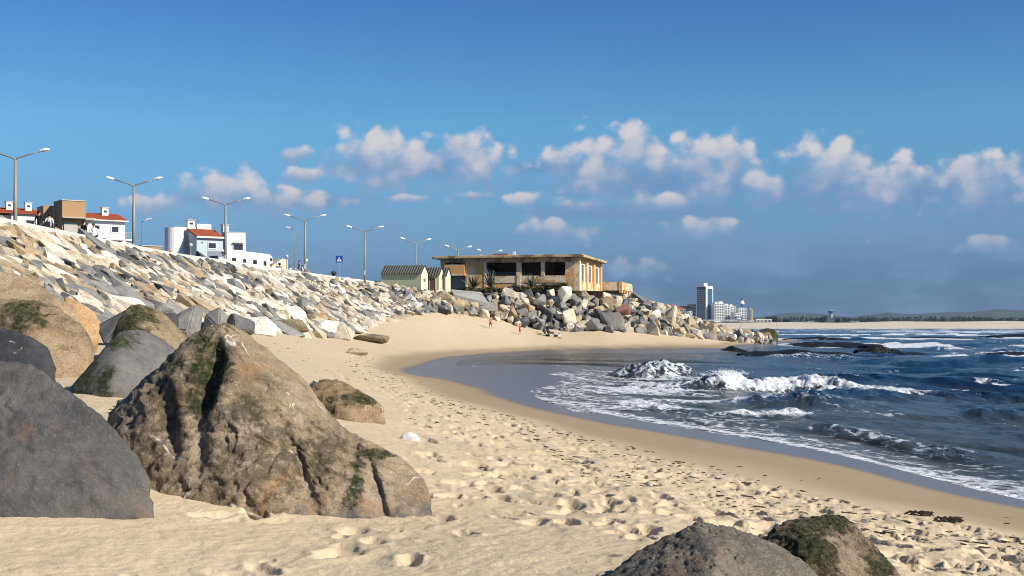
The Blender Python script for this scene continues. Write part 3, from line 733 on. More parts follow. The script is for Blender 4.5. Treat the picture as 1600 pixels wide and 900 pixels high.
    boulder('boulder', 'smooth dark grey boulder with black wet left side behind the brown rock', [dk], m, 5, 13, (.04, .022, .005), 1.8, 21, .015, chips=0)
    tm = [(-60, 465, 21), (0, 472, 20.5), (60, 470, 20.6), (100, 478, 20.6), (130, 505, 20.4), (150, 545, 20.2), (140, 585, 20.0), (70, 610, 19.4), (-50, 620, 19.2), (40, 520, 19.6), (120, 610, 19.8), (40, 480, 22.5), (130, 560, 22), (0, 610, 22)]
    A = np.array([P(*q) for q in tm]); o3 = [(A[:, 0].max() + A[:, 0].min()) / 2, (A[:, 1].max() + A[:, 1].min()) / 2, A[:, 2].min()]; k = 20 / FPX
    m = rock_mat('tan mossy boulder', [(0.15, 0.10, 0.06), (0.27, 0.20, 0.12), (0.37, 0.28, 0.18)], spots=[loc(o3, (20, 500, 19.7)) + (34 * k, .8, 15 * k), loc(o3, (30, 478, 20.3)) + (28 * k, .6, 9 * k), loc(o3, (100, 545, 19.6)) + (8 * k, .3, 8 * k)], scale=1.2, bump=.8, ochre=.4)
    boulder('boulder', 'tan boulder with bright green algae on its top beside the left edge', [tm], m, 5, 13, (.07, .05, .012), 1.8, 27, .03)
    gm = [(172, 535, 24.4), (180, 505, 24.5), (200, 478, 24.8), (228, 475, 25.0), (262, 490, 25.2), (290, 520, 25.2), (310, 545, 25), (290, 570, 24.4), (180, 570, 24.0), (220, 520, 23.8), (220, 490, 26.6), (290, 570, 26.4), (180, 570, 26)]
    A = np.array([P(*q) for q in gm]); o3 = [(A[:, 0].max() + A[:, 0].min()) / 2, (A[:, 1].max() + A[:, 1].min()) / 2, A[:, 2].min()]; k = 24.5 / FPX
    m = rock_mat('mossy speckled boulder', [(0.15, 0.105, 0.06), (0.25, 0.19, 0.11), (0.34, 0.27, 0.17)], moss=.25, spots=[loc(o3, (205, 500, 24.2)) + (24 * k, .8, 26 * k), loc(o3, (185, 530, 24.2)) + (10 * k, .6, 20 * k)], scale=1.1, bump=.8)
    boulder('boulder', 'brown boulder with a green moss cap behind the smooth grey boulder', [gm], m, 5, 13, (.06, .04, .012), 1.8, 33, .03)
    tan = rock_mat('tan slope rock', [(0.20, 0.14, 0.085), (0.33, 0.25, 0.155), (0.43, 0.34, 0.22)], scale=.8, bump=.7, ochre=.5)
    boulder('boulder', 'broad tan rock slab sloping down behind the algae boulder at left', [[(-140, 415, 27), (0, 420, 27), (30, 430, 27), (70, 455, 26.8), (118, 478, 26.6), (140, 520, 26.4), (120, 560, 26), (-100, 560, 25.4), (0, 470, 25.8), (0, 450, 30), (100, 510, 29), (0, 560, 29)]], tan, 5, 13, (.05, .04, .012), 1.8, 38, .03)
    orange = rock_mat('orange stone', [(0.36, 0.20, 0.09), (0.52, 0.33, 0.17), (0.62, 0.44, 0.26)], scale=1.0, bump=.7)
    boulder('boulder', 'orange-tan rounded boulder at the foot of the stone slope', [[(100, 462, 28.6), (122, 470, 28.5), (150, 488, 28.5), (157, 508, 28.4), (148, 524, 28.2), (120, 530, 28), (100, 500, 28), (110, 560, 28.4), (150, 560, 28.6), (120, 480, 30), (150, 520, 30), (110, 560, 30)]], orange, 5, 9, (.06, .04, .012), 1.8, 41, .02)
    # rock with draped seaweed on the sand right of the big one
    sw = [(480, 604, 17.2), (505, 594, 17.4), (540, 597, 17.4), (575, 618, 17.2), (595, 630, 17.1), (599, 660, 17.0), (592, 690, 16.8), (500, 700, 16.6), (480, 660, 16.8), (540, 640, 16.6), (540, 610, 18.6), (590, 660, 18.3), (490, 690, 18.3)]
    A = np.array([P(*q) for q in sw]); o3 = [(A[:, 0].max() + A[:, 0].min()) / 2, (A[:, 1].max() + A[:, 1].min()) / 2, A[:, 2].min()]; k = 17 / FPX
    m = rock_mat('layered brown rock', [(0.16, 0.105, 0.055), (0.28, 0.195, 0.11), (0.38, 0.28, 0.165)], spots=[loc(o3, (560, 624, 16.9)) + (34 * k, .5, 7 * k), loc(o3, (505, 640, 16.7)) + (12 * k, .4, 6 * k)], scale=1.6, bump=.9, veins=.5)
    boulder('boulder', 'layered brown rock with a strand of seaweed right of the large pointed rock', [sw], m, 5, 10, (.09, .09, .02), 2.4, 61, .07, ((.2, 0, 1), 5.0, .07))
    boulder('boulder', 'small blackish stone touching the layered brown rock', [[(480, 601, 17.6), (490, 594, 17.7), (500, 600, 17.6), (500, 612, 17.5), (480, 612, 17.5), (490, 604, 17.9), (490, 612, 18)]], dark, 4, 8, (.05, .03, .01), 1.8, 63, cat='stone')
    white = rock_mat('white stone', [(0.50, 0.47, 0.40), (0.66, 0.63, 0.56), (0.76, 0.74, 0.68)], scale=2.0, bump=.4)
    boulder('beach_stone', 'lone white stone on the open sand right of the layered rock', [[(622, 686, 15.5), (630, 677, 15.5), (642, 674, 15.5), (652, 679, 15.5), (658, 688, 15.5), (655, 694, 15.4), (625, 694, 15.4), (640, 684, 15.8), (640, 694, 15.8)]], white, 4, 7, (.08, .04, .01), 1.8, 65, cat='stone')
    tanfl = rock_mat('beige pebble', [(0.36, 0.28, 0.18), (0.48, 0.38, 0.26), (0.56, 0.46, 0.33)], scale=3.0, bump=.4)
    boulder('beach_stone', 'small beige stone at the bottom edge left of the dark rocks', [[(928, 900, 5.9), (938, 893, 5.9), (955, 891, 5.95), (972, 894, 5.95), (980, 902, 5.9), (970, 912, 5.85), (935, 912, 5.8), (955, 896, 6.05), (960, 912, 6.05)]], tanfl, 4, 7, (.08, .04, .01), 1.8, 66, cat='stone')
    # two rocks at the lower right
    ra = [(935, 905, 5.7), (975, 872, 5.8), (1020, 838, 5.9), (1060, 818, 5.95), (1100, 812, 6.0), (1150, 824, 6.0), (1210, 850, 6.0), (1262, 880, 5.95), (1300, 915, 5.9), (1280, 980, 5.6), (1100, 1000, 5.2), (960, 960, 5.4), (1120, 870, 5.55), (1100, 840, 6.6), (1230, 890, 6.5), (1000, 930, 6.4), (1250, 960, 6.4)]
    m = rock_mat('dark pitted boulder', [(0.085, 0.075, 0.062), (0.155, 0.135, 0.105), (0.235, 0.20, 0.15)], moss=.06, scale=2.6, bump=.8, ochre=.2, pits=.35)
    boulder('boulder', 'dark brown-grey rounded rock cut by the bottom picture edge', [ra], m, 6, 12, (.06, .055, .012), 2.4, 71, .03)
    rb = [(1182, 840, 6.8), (1205, 822, 6.85), (1245, 808, 6.95), (1290, 803, 7.0), (1325, 808, 7.0), (1350, 835, 6.95), (1380, 870, 6.85), (1412, 905, 6.75), (1390, 960, 6.5), (1200, 960, 6.4), (1280, 850, 6.55), (1300, 830, 7.6), (1390, 900, 7.4), (1210, 900, 7.3), (1300, 960, 7.4)]
    A = np.array([P(*q) for q in rb]); o3 = [(A[:, 0].max() + A[:, 0].min()) / 2, (A[:, 1].max() + A[:, 1].min()) / 2, A[:, 2].min()]; k = 6.8 / FPX
    m = rock_mat('seaweed covered rock', [(0.11, 0.08, 0.05), (0.20, 0.15, 0.10), (0.29, 0.225, 0.155)], moss=.55, spots=[loc(o3, (1260, 850, 6.6)) + (34 * k, .25, 40 * k), loc(o3, (1300, 812, 6.9)) + (44 * k, .3, 12 * k), loc(o3, (1380, 885, 6.7)) + (24 * k, .25, 16 * k)], scale=3.2, bump=1.0)
    boulder('boulder', 'brown rock streaked with green weed at the lower right of the sand', [rb], m, 6, 12, (.07, .06, .014), 2.4, 75, .03)
build_foreground()

# ------------------------------------------------------------------ stone templates
TEMPL = {}
def template(lev, k, flat=False, p=16):
    key = (lev, k, flat)
    if key not in TEMPL:
        r = np.random.default_rng(100 + k); ax = np.array([0.70, 0.5, 0.40]) if flat else np.array([0.60, 0.52, 0.50])
        bm = bmesh.new()
        for i in range(int(r.integers(11, 17))):
            d = r.normal(size=3); d /= np.abs(d).max() ** .75 * np.linalg.norm(d) ** .25
            bm.verts.new(tuple(d * ax * r.uniform(.78, 1.05)))
        g = bmesh.ops.convex_hull(bm, input=bm.verts)
        bmesh.ops.delete(bm, geom=[v for v in bm.verts if not v.link_faces], context='VERTS')
        bmesh.ops.dissolve_limit(bm, angle_limit=.30, verts=bm.verts, edges=bm.edges)
        if lev >= 3: bmesh.ops.bevel(bm, geom=list(bm.edges), offset=.035, segments=2 if lev > 3 else 1, affect='EDGES', clamp_overlap=True)
        bmesh.ops.triangulate(bm, faces=bm.faces)
        if lev > 3:
            bmesh.ops.subdivide_edges(bm, edges=[e for e in bm.edges if e.calc_length() > .22], cuts=2, use_grid_fill=True); bmesh.ops.triangulate(bm, faces=bm.faces)
        bm.verts.index_update(); V = np.array([v.co[:] for v in bm.verts]); F = np.array([[v.index for v in f.verts] for f in bm.faces]); bm.free()
        V = V * (1 + .035 * fbm(V * 3 + k, 3, 200 + k)[:, None])
        TEMPL[key] = (V, F)
    return TEMPL[key]
STONE = [rock_mat('cream stone', [(0.50, 0.42, 0.29), (0.66, 0.57, 0.42), (0.76, 0.69, 0.55)], scale=1.0, bump=.7, ochre=.3, pits=.5),
         rock_mat('whitish stone', [(0.60, 0.55, 0.45), (0.76, 0.72, 0.62), (0.83, 0.80, 0.72)], scale=1.0, bump=.6, ochre=.15, pits=.35),
         rock_mat('tan stone', [(0.30, 0.22, 0.13), (0.44, 0.34, 0.215), (0.54, 0.44, 0.29)], scale=1.0, bump=.7, ochre=.3, pits=.4),
         rock_mat('grey stone', [(0.15, 0.147, 0.14), (0.25, 0.243, 0.228), (0.34, 0.325, 0.295)], scale=1.0, bump=.6, ochre=.12),
         rock_mat('dark grey stone', [(0.07, 0.07, 0.072), (0.115, 0.115, 0.118), (0.17, 0.168, 0.165)], scale=1.0, bump=.6),
         rock_mat('orange stone block', [(0.36, 0.22, 0.11), (0.50, 0.34, 0.19), (0.60, 0.45, 0.28)], scale=1.0, bump=.6)]
STW = np.array([.35, .30, .14, .14, .05, .02])
def place_stones(root, items, name, n_parts, lev_near=3, flat=True, n_t=14):
    """items: (centre, 3x3 axes, sizes(3), material index, weight). biggest-looking ones become parts, the rest one joined part"""
    items.sort(key=lambda q: -q[4])
    cache = {}
    for c, Rm, sz, mi, w in items[:n_parts]:
        k = int(rng.integers(n_t)); key = (k, mi)
        if key not in cache:
            V, F = template(lev_near, k, flat); cache[key] = mesh_np(name, V, F, [STONE[mi]], False)
        o = bpy.data.objects.new(name, cache[key]); link(o, root)
        Mx = Matrix.Identity(4)
        for i in range(3):
            for j in range(3): Mx[i][j] = float(Rm[i, j] * sz[j])
        Mx.translation = Vector([float(q) for q in c]) - root.location
        o.matrix_local = Mx
    rest = items[n_parts:]
    if rest:
        Vs, Fs, ms, b = [], [], [], 0
        for c, Rm, sz, mi, w in rest:
            V, F = template(2, int(rng.integers(n_t)), flat)
            Vs.append((V * sz) @ Rm.T + c - np.array(root.location)); Fs.append(F + b); ms.append(np.full(len(F), mi)); b += len(V)
        me = mesh_np(name + 's', np.concatenate(Vs), np.concatenate(Fs), STONE, False, np.concatenate(ms))
        o = bpy.data.objects.new(name + 's', me); link(o, root); tag(o, kind='stuff')

# ------------------------------------------------------------------ stone slope below the promenade
CREST = [(-27, 8, 7.7), (-26.6, 24, 7.7), (-26, 40, 7.7), (-25.2, 63, 7.7), (-25.0, 83, 7.7), (-24.6, 93, 7.7), (-21.9, 109, 7.65), (-20.3, 122, 7.6), (-18.6, 134, 7.6), (-15.7, 146, 7.5), (-11.3, 143.2, 6.9), (-7.6, 141.2, 6.4)]
TOE = [(-14, 8, 2.0), (-14.6, 24, 2.15), (-15.2, 40, 2.2), (-15.6, 62, 2.2), (-15.3, 81, 2.2), (-15, 92, 2.2), (-13.4, 104, 2.4), (-12.6, 113, 2.9), (-11.4, 121, 3.3), (-9.6, 130, 3.9), (-8.0, 133.5, 4.3), (-6.2, 137, 4.6)]
def build_revetment():
    root = empty('stone_revetment', (-20, 80, 3.0), label='long sloping bank of packed pale and grey stones below the promenade', cat='sea wall')
    C = np.array(CREST); T = np.array(TOE)
    # bedding under the stones
    n = len(C); V = np.concatenate([C - [0, 0, .35], T - [0, 0, .55]]) - np.array(root.location)
    F = [(i, i + 1, i + 1 + n, i + n) for i in range(n - 1)]
    me = mesh_np('bedding', V, F, [rock_mat('bedding rubble', [(0.07, 0.06, 0.05), (0.12, 0.105, 0.085), (0.17, 0.15, 0.12)], scale=1.5)], False)
    link(bpy.data.objects.new('bedding', me), root)
    L = np.r_[0, np.cumsum(np.linalg.norm(np.diff((C + T) / 2, axis=0), axis=1))]
    items = []
    s = 12.0
    rows = 0
    while s < L[-1]:
        def at(a, s):
            return np.array([np.interp(s, L, a[:, i]) for i in range(3)])
        c, t = at(C, s), at(T, s); c2, t2 = at(C, s + .5), at(T, s + .5)
        down = t - c; ln = np.linalg.norm(down); down /= ln
        along = (c2 + t2 - c - t); along /= np.linalg.norm(along) + 1e-9
        nrm = np.cross(along, down); nrm = nrm / np.linalg.norm(nrm); nrm *= np.sign(nrm[2])
        dmid = (c[1] + t[1]) / 2
        q = .25 + (rows % 2) * .5
        step = 0.80
        while q < ln + .2:
            size = rng.lognormal(0.0, .28)
            pos = c + down * (q + rng.normal() * .12) + along * rng.normal() * .16 + nrm * (rng.normal() * .05 - .06)
            if pos[1] > 6 and pos[0] / max(pos[1], 1) > -0.47:
                yaw = rng.normal() * .45; x = down * math.cos(yaw) + along * math.sin(yaw); nn = nrm + along * rng.normal() * .11 + down * rng.normal() * .11
                nn /= np.linalg.norm(nn); x = x - nn * (x @ nn); x /= np.linalg.norm(x); y = np.cross(nn, x)
                g = 1.0
                if q > ln * .72: g = 1.2
                sz = np.array([1.12, .84, .74]) * g * (size ** np.array([1, .8, .5])) * rng.uniform(.85, 1.15, 3)
                # darker greys gather low on the near part and in patches
                w = STW.copy(); pat = vnoise(np.array([[pos[0] * .16, pos[1] * .16, 1.0]]), 5)[0]
                low = q / ln
                if pat > .15: w = w * np.array([.55, .35, .9, 2.8, 2.5, 1])
                if pos[1] < 75 and low > .4: w = w * np.array([.7, .4, 1.6, 2.0, 1.4, 1.5])
                elif pos[1] < 75: w = w * np.array([1, .7, 2.2, 1.0, .7, 1])
                mi = int(rng.choice(6, p=w / w.sum()))
                items.append((pos, np.stack([x, y, nn], 1), sz, mi, sz[0] * sz[1] / pos[1]))
            q += step * (0.75 + .5 * rng.random())
        s += 0.70 * (.85 + .3 * rng.random()); rows += 1
    place_stones(root, items, 'stone', 300)
    return len(items)
build_revetment()

# ------------------------------------------------------------------ boulder bank under the derelict building, running out to a point
BC = [(-7.6, 142.5, 6.0), (-3, 147.5, 6.0), (2, 149.5, 6.1), (7, 150.5, 6.1), (11.5, 154, 6.0), (15, 160, 5.8), (19, 166, 5.0), (23, 171, 3.6), (27, 174, 2.3), (31, 178, 1.5), (36, 186, 1.1)]
BT = [(-6.2, 139, 4.7), (-1.5, 143.5, 4.3), (3.5, 145, 3.4), (8, 145.5, 2.9), (12.5, 147, 2.4), (16, 149, 1.9), (19.5, 152, 1.4), (23, 156, 1.0), (26.5, 162, .7), (31, 170, .45), (37, 181, .4)]
def build_bank():
    root = empty('boulder_bank', (10, 152, 2.0), label='heap of big loose boulders in front of the derelict orange building', cat='rock bank')
    C, T = np.array(BC), np.array(BT); n = len(C); back = C + np.array([1.0, 7.0, -2.4])
    T[:, 2] = ground_z(T[:, 0], T[:, 1]) + .15
    V = np.concatenate([back, C - [0, 0, 1.0], T * .6 + C * .4 - [0, 0, 2.6]]) - np.array(root.location)
    F = [(i, i + 1, i + 1 + n, i + n) for i in range(n - 1)] + [(i + n, i + n + 1, i + 1 + 2 * n, i + 2 * n) for i in range(n - 1)]
    me = mesh_np('core', V, F, [STONE[4]], False); link(bpy.data.objects.new('core', me), root)
    L = np.r_[0, np.cumsum(np.linalg.norm(np.diff((C + T) / 2, axis=0), axis=1))]
    at = lambda a, s: np.array([np.interp(s, L, a[:, i]) for i in range(3)])
    items = []; s = 0.6
    W6 = np.array([.20, .05, .24, .39, .12, .0]); k = 0
    while s < L[-1]:
        c, t = at(C, s), at(T, s); ln = np.linalg.norm(t - c); q = (k % 2) * .6 - .2
        while q < ln + .3:
            size = rng.lognormal(0.05, .30)
            fr = q / ln
            pos = c + (t - c) * fr + rng.normal(size=3) * np.array([.25, .3, .18]) + np.array([0, 0, .35 * math.sin(min(max(fr, 0), 1) * 3.14)])
            a, b_, g = rng.uniform(0, 6.28), rng.normal() * .5, rng.normal() * .5
            Rm = np.array((Matrix.Rotation(a, 3, 'Z') @ Matrix.Rotation(b_, 3, 'X') @ Matrix.Rotation(g, 3, 'Y')))
            sc = 1.02 * (0.75 if s > L[-1] * .72 else 1.0)
            sz = sc * size * rng.uniform(.8, 1.25, 3)
            if not (s < 7.5 and q < ln * .55):
                items.append((pos, Rm, sz, int(rng.choice(6, p=W6)), float(sz.prod()) / pos[1]))
            q += .96 * (.75 + .5 * rng.random())
        s += .9 * (.8 + .4 * rng.random()); k += 1
    # a second row behind the crest towards the point
    for s in np.arange(L[-1] * .42, L[-1], 1.5):
        c = at(C, s)
        for j in range(2):
            Rm = np.array(Matrix.Rotation(rng.uniform(0, 6.28), 3, 'Z') @ Matrix.Rotation(rng.normal() * .5, 3, 'X'))
            items.append((c + np.array([.3, 1.3 + 1.4 * j, -.35 - .5 * j]) + rng.normal(size=3) * .3, Rm, 1.3 * rng.lognormal(0, .25) * rng.uniform(.8, 1.2, 3), int(rng.choice(6, p=W6)), .5 / c[1]))
    place_stones(root, items, 'boulder', 300, 3, False, 12)
    # single ones that stand out
    red = rock_mat('red stone', [(0.20, 0.085, 0.06), (0.30, 0.135, 0.10), (0.37, 0.19, 0.14)], scale=1.0, bump=.6)
    def special(name, lab, cu, cv, d, sz, rz, mat, k, rx=0.0):
        V, F = template(4, k, False); me = mesh_np(name, V * np.array(sz), F, [mat])
        o = bpy.data.objects.new(name, me); link(o, root); me.polygons.foreach_set('use_smooth', [False] * len(me.polygons)); o.location = Vector(P(cu, cv, d)) - root.location; o.rotation_euler = (rx, 0, rz); o['label'] = lab
    special('boulder', 'dull red boulder', 976, 485, 148.5, (2.0, 1.6, 1.5), .3, red, 3)
    special('boulder', 'pale upright pointed boulder', 1050, 492, 152, (1.6, 1.5, 3.0), .6, STONE[0], 5)
    special('boulder', 'large upright grey slab', 957, 499, 147, (2.6, 1.6, 2.6), .2, STONE[3], 6, .4)
    special('boulder', 'cream peaked boulder', 882, 461, 148.5, (1.8, 1.6, 2.6), 1.2, STONE[1], 7)
    special('boulder', 'round grey boulder', 838, 470, 147, (2.4, 1.9, 1.9), .4, STONE[3], 8)
    special('boulder', 'long pale block', 690, 465, 139.5, (2.6, 1.3, 1.6), -.35, STONE[2], 9, .3)
    special('boulder', 'pale cream boulder', 800, 462, 148, (2.4, 1.8, 2.1), .8, STONE[0], 10)
    # fallen concrete slabs
    conc = paint('weathered concrete', (0.36, 0.35, 0.31), .9, var=.25, scale=1.2, dirt=(.16, .15, .13))
    def slab(lab, px, d0, d1, th):
        q = [Vector(P(u, v, d)) for (u, v), d in zip(px, (d0, d0, d1, d1))]
        up = Vector((0, 0, th)); m = MB(); V = [p - up for p in q] + q
        m.add(V, [(0, 3, 2, 1), (4, 5, 6, 7), (0, 1, 5, 4), (1, 2, 6, 5), (2, 3, 7, 6), (3, 0, 4, 7)])
        o = m.build('slab', conc, None, bevel=.05); o.parent = root; o.location = -Vector(root.location); o['label'] = lab
    slab('large tilted grey concrete slab', [(708, 459), (764, 473), (752, 456), (704, 452)], 143, 147, .55)
    slab('smaller grey concrete slab lower down', [(738, 481), (778, 479), (766, 471), (736, 473)], 142.5, 145.5, .5)
build_bank()
# single blocks lying at the foot of the slope
def toe_stones():
    mb = rock_mat('lichen block', [(0.14, 0.11, 0.07), (0.24, 0.19, 0.115), (0.33, 0.27, 0.17)], moss=.35, scale=1.2)
    def st(lab, u, v, d, sz, rz, k, mat, cat='stone'):
        V, F = template(4, k, False); V = V * np.array(sz); zz = V[:, 2].min()
        me = mesh_np('loose_stone', V - [0, 0, zz], F, [mat], False); o = bpy.data.objects.new('loose_stone', me); link(o)
        x, y, _ = P(u, v, d); o.location = (x, y, gz(x, y) - .15 * sz[2]); o.rotation_euler = (0, 0, rz); tag(o, lab, cat)
    pink = rock_mat('pinkish granite', [(0.32, 0.24, 0.19), (0.46, 0.37, 0.30), (0.55, 0.46, 0.38)], scale=1.4, bump=.5)
    st('low pinkish boulder peeping over the top of the brown pointed rock', 345, 516, 56, (2.0, 1.5, 1.0), .3, 3, pink, 'boulder')
    st('big pale grey boulder with slanted faces behind the moss-capped one', 292, 520, 52, (1.7, 1.5, 1.9), .9, 5, STONE[3], 'boulder')
    st('dark grey boulder left of the low pinkish one', 262, 520, 47, (1.5, 1.3, 1.5), .4, 7, STONE[4], 'boulder')
    st('grey wedge boulder right of the low pinkish one at the slope foot', 333, 517, 64, (1.9, 1.6, 1.9), 1.3, 8, STONE[3], 'boulder')
    st('leaning grey boulder at the slope foot just above the rock peak', 374, 517, 62, (1.7, 1.5, 1.6), 2.0, 10, STONE[4], 'boulder')
    st('squat slate boulder beside the orange-tan rounded boulder', 186, 522, 38, (1.3, 1.2, 1.4), .6, 1, STONE[4], 'boulder')
    st('cream block at the slope foot right of the leaning grey boulder', 404, 516, 72, (1.9, 1.5, 1.3), .2, 6, STONE[1], 'boulder')
    st('tan block half hidden behind the moss-capped boulder', 232, 520, 42, (1.6, 1.3, 1.6), .8, 9, STONE[2], 'boulder')
    st('long mossy brown block lying on the sand at the slope foot', 438, 522, 88, (3.6, 1.1, 1.1), .1, 2, mb)
    st('greenish stone alone on the sand right of the slope foot', 580, 525, 100, (2.6, 1.2, .9), -.12, 4, mb)
    st('white stone block at the lowest corner of the stone slope', 505, 513, 97, (2.6, 1.8, 1.7), .4, 5, STONE[1])
    st('pinkish cream stone beside the white block at the slope corner', 530, 513, 98, (2.6, 1.6, 1.5), -.3, 6, STONE[0])
    st('flat white stone on sand where slope stones turn the corner', 565, 508, 107, (1.9, 1.4, .7), .2, 7, STONE[1])
    st('white flat pebble lying on sand below the mossy block', 410, 529, 76, (1.1, .5, .25), .1, 8, STONE[1])
    st('tan half-buried stone in the damp sand of the cove', 552, 540, 76, (1.6, .8, .5), .2, 9, STONE[2])
toe_stones()

# ------------------------------------------------------------------ reef in the surf
def build_reef():
    m = rock_mat('weedy reef rock', [(0.006, 0.006, 0.005), (0.012, 0.012, 0.009), (0.025, 0.024, 0.017)], moss=.15, scale=.5, rough=.55, bump=1.0)
    def reef(lab, u0, u1, v0, v1, sd, thick=2.4):
        d = EYE * FPX / (v1 - HOR); x0, x1 = (u0 - 800) * d / FPX, (u1 - 800) * d / FPX; h = (v1 - v0) * d / FPX
        r = np.random.default_rng(sd); pts = []
        nseg = max(4, int((x1 - x0) / 1.6))
        for i in range(nseg + 1):
            x = x0 + (x1 - x0) * i / nseg; e = math.sin(math.pi * min(max(i / nseg, .06), .94)) ** .6
            pts.append((x, e * h * r.uniform(.55, 1.0)))
        # ridge built as a lumpy sheet with depth
        nx, ny = max(60, int((x1 - x0) * 9)), 26
        X = np.linspace(x0, x1, nx); Yt = np.linspace(-1, 1, ny)
        A, Bv = np.meshgrid(X, Yt); prof = np.interp(A.ravel(), [p[0] for p in pts], [p[1] for p in pts])
        y = Bv.ravel()
        q = xyz(A.ravel() * .9, y * 1.4, sd)
        Z = prof * np.clip(1 - np.abs(y + .25 * fbm(q, 2, sd)) ** 2.2, -.4, 1) + .22 * h * fbm(q * 2.2, 4, sd + 3, .6) - .12
        Yw = d + 1.0 + y * thick * (1 + .3 * fbm(q * .6, 2, sd + 5))
        i = (np.arange(ny - 1)[:, None] * nx + np.arange(nx - 1)[None]).ravel()
        V = np.stack([A.ravel(), Yw, Z], 1); o3 = np.array([(x0 + x1) / 2, d + 1, -.3])
        me = mesh_np('reef_rock', V - o3, np.stack([i, i + 1, i + nx + 1, i + nx], 1), [m]); o = bpy.data.objects.new('reef_rock', me); link(o); o.location = o3
        tag(o, lab, 'reef rock', 'black reef rocks in the surf')
    reef('long low black reef in the surf, nearest to the shore', 1158, 1328, 543, 554, 1)
    reef('dark hump-backed reef rock standing highest out of the surf', 1342, 1408, 535, 550, 2, 1.6)
    reef('thin black reef running out from the sand spit', 1222, 1375, 531, 539.5, 3, 4)
    reef('small dark reef rock where the reef meets the wet sand', 1128, 1166, 538, 549, 4, 1.4)
    reef('short low reef at the right edge of the surf', 1552, 1640, 547, 552.5, 5, 2)
    reef('far black reef strip near the right edge below the far beach', 1545, 1640, 520.5, 526, 6, 8)
    reef('far thin reef strip halfway out to the far beach', 1395, 1520, 524.5, 528, 7, 8)
    reef('narrow reef strip behind the fisherman', 1232, 1330, 524.8, 529.5, 8, 6)
    reef('flat dark rock awash right of the hump-backed one', 1412, 1450, 548, 552, 9, 1.5)
build_reef()

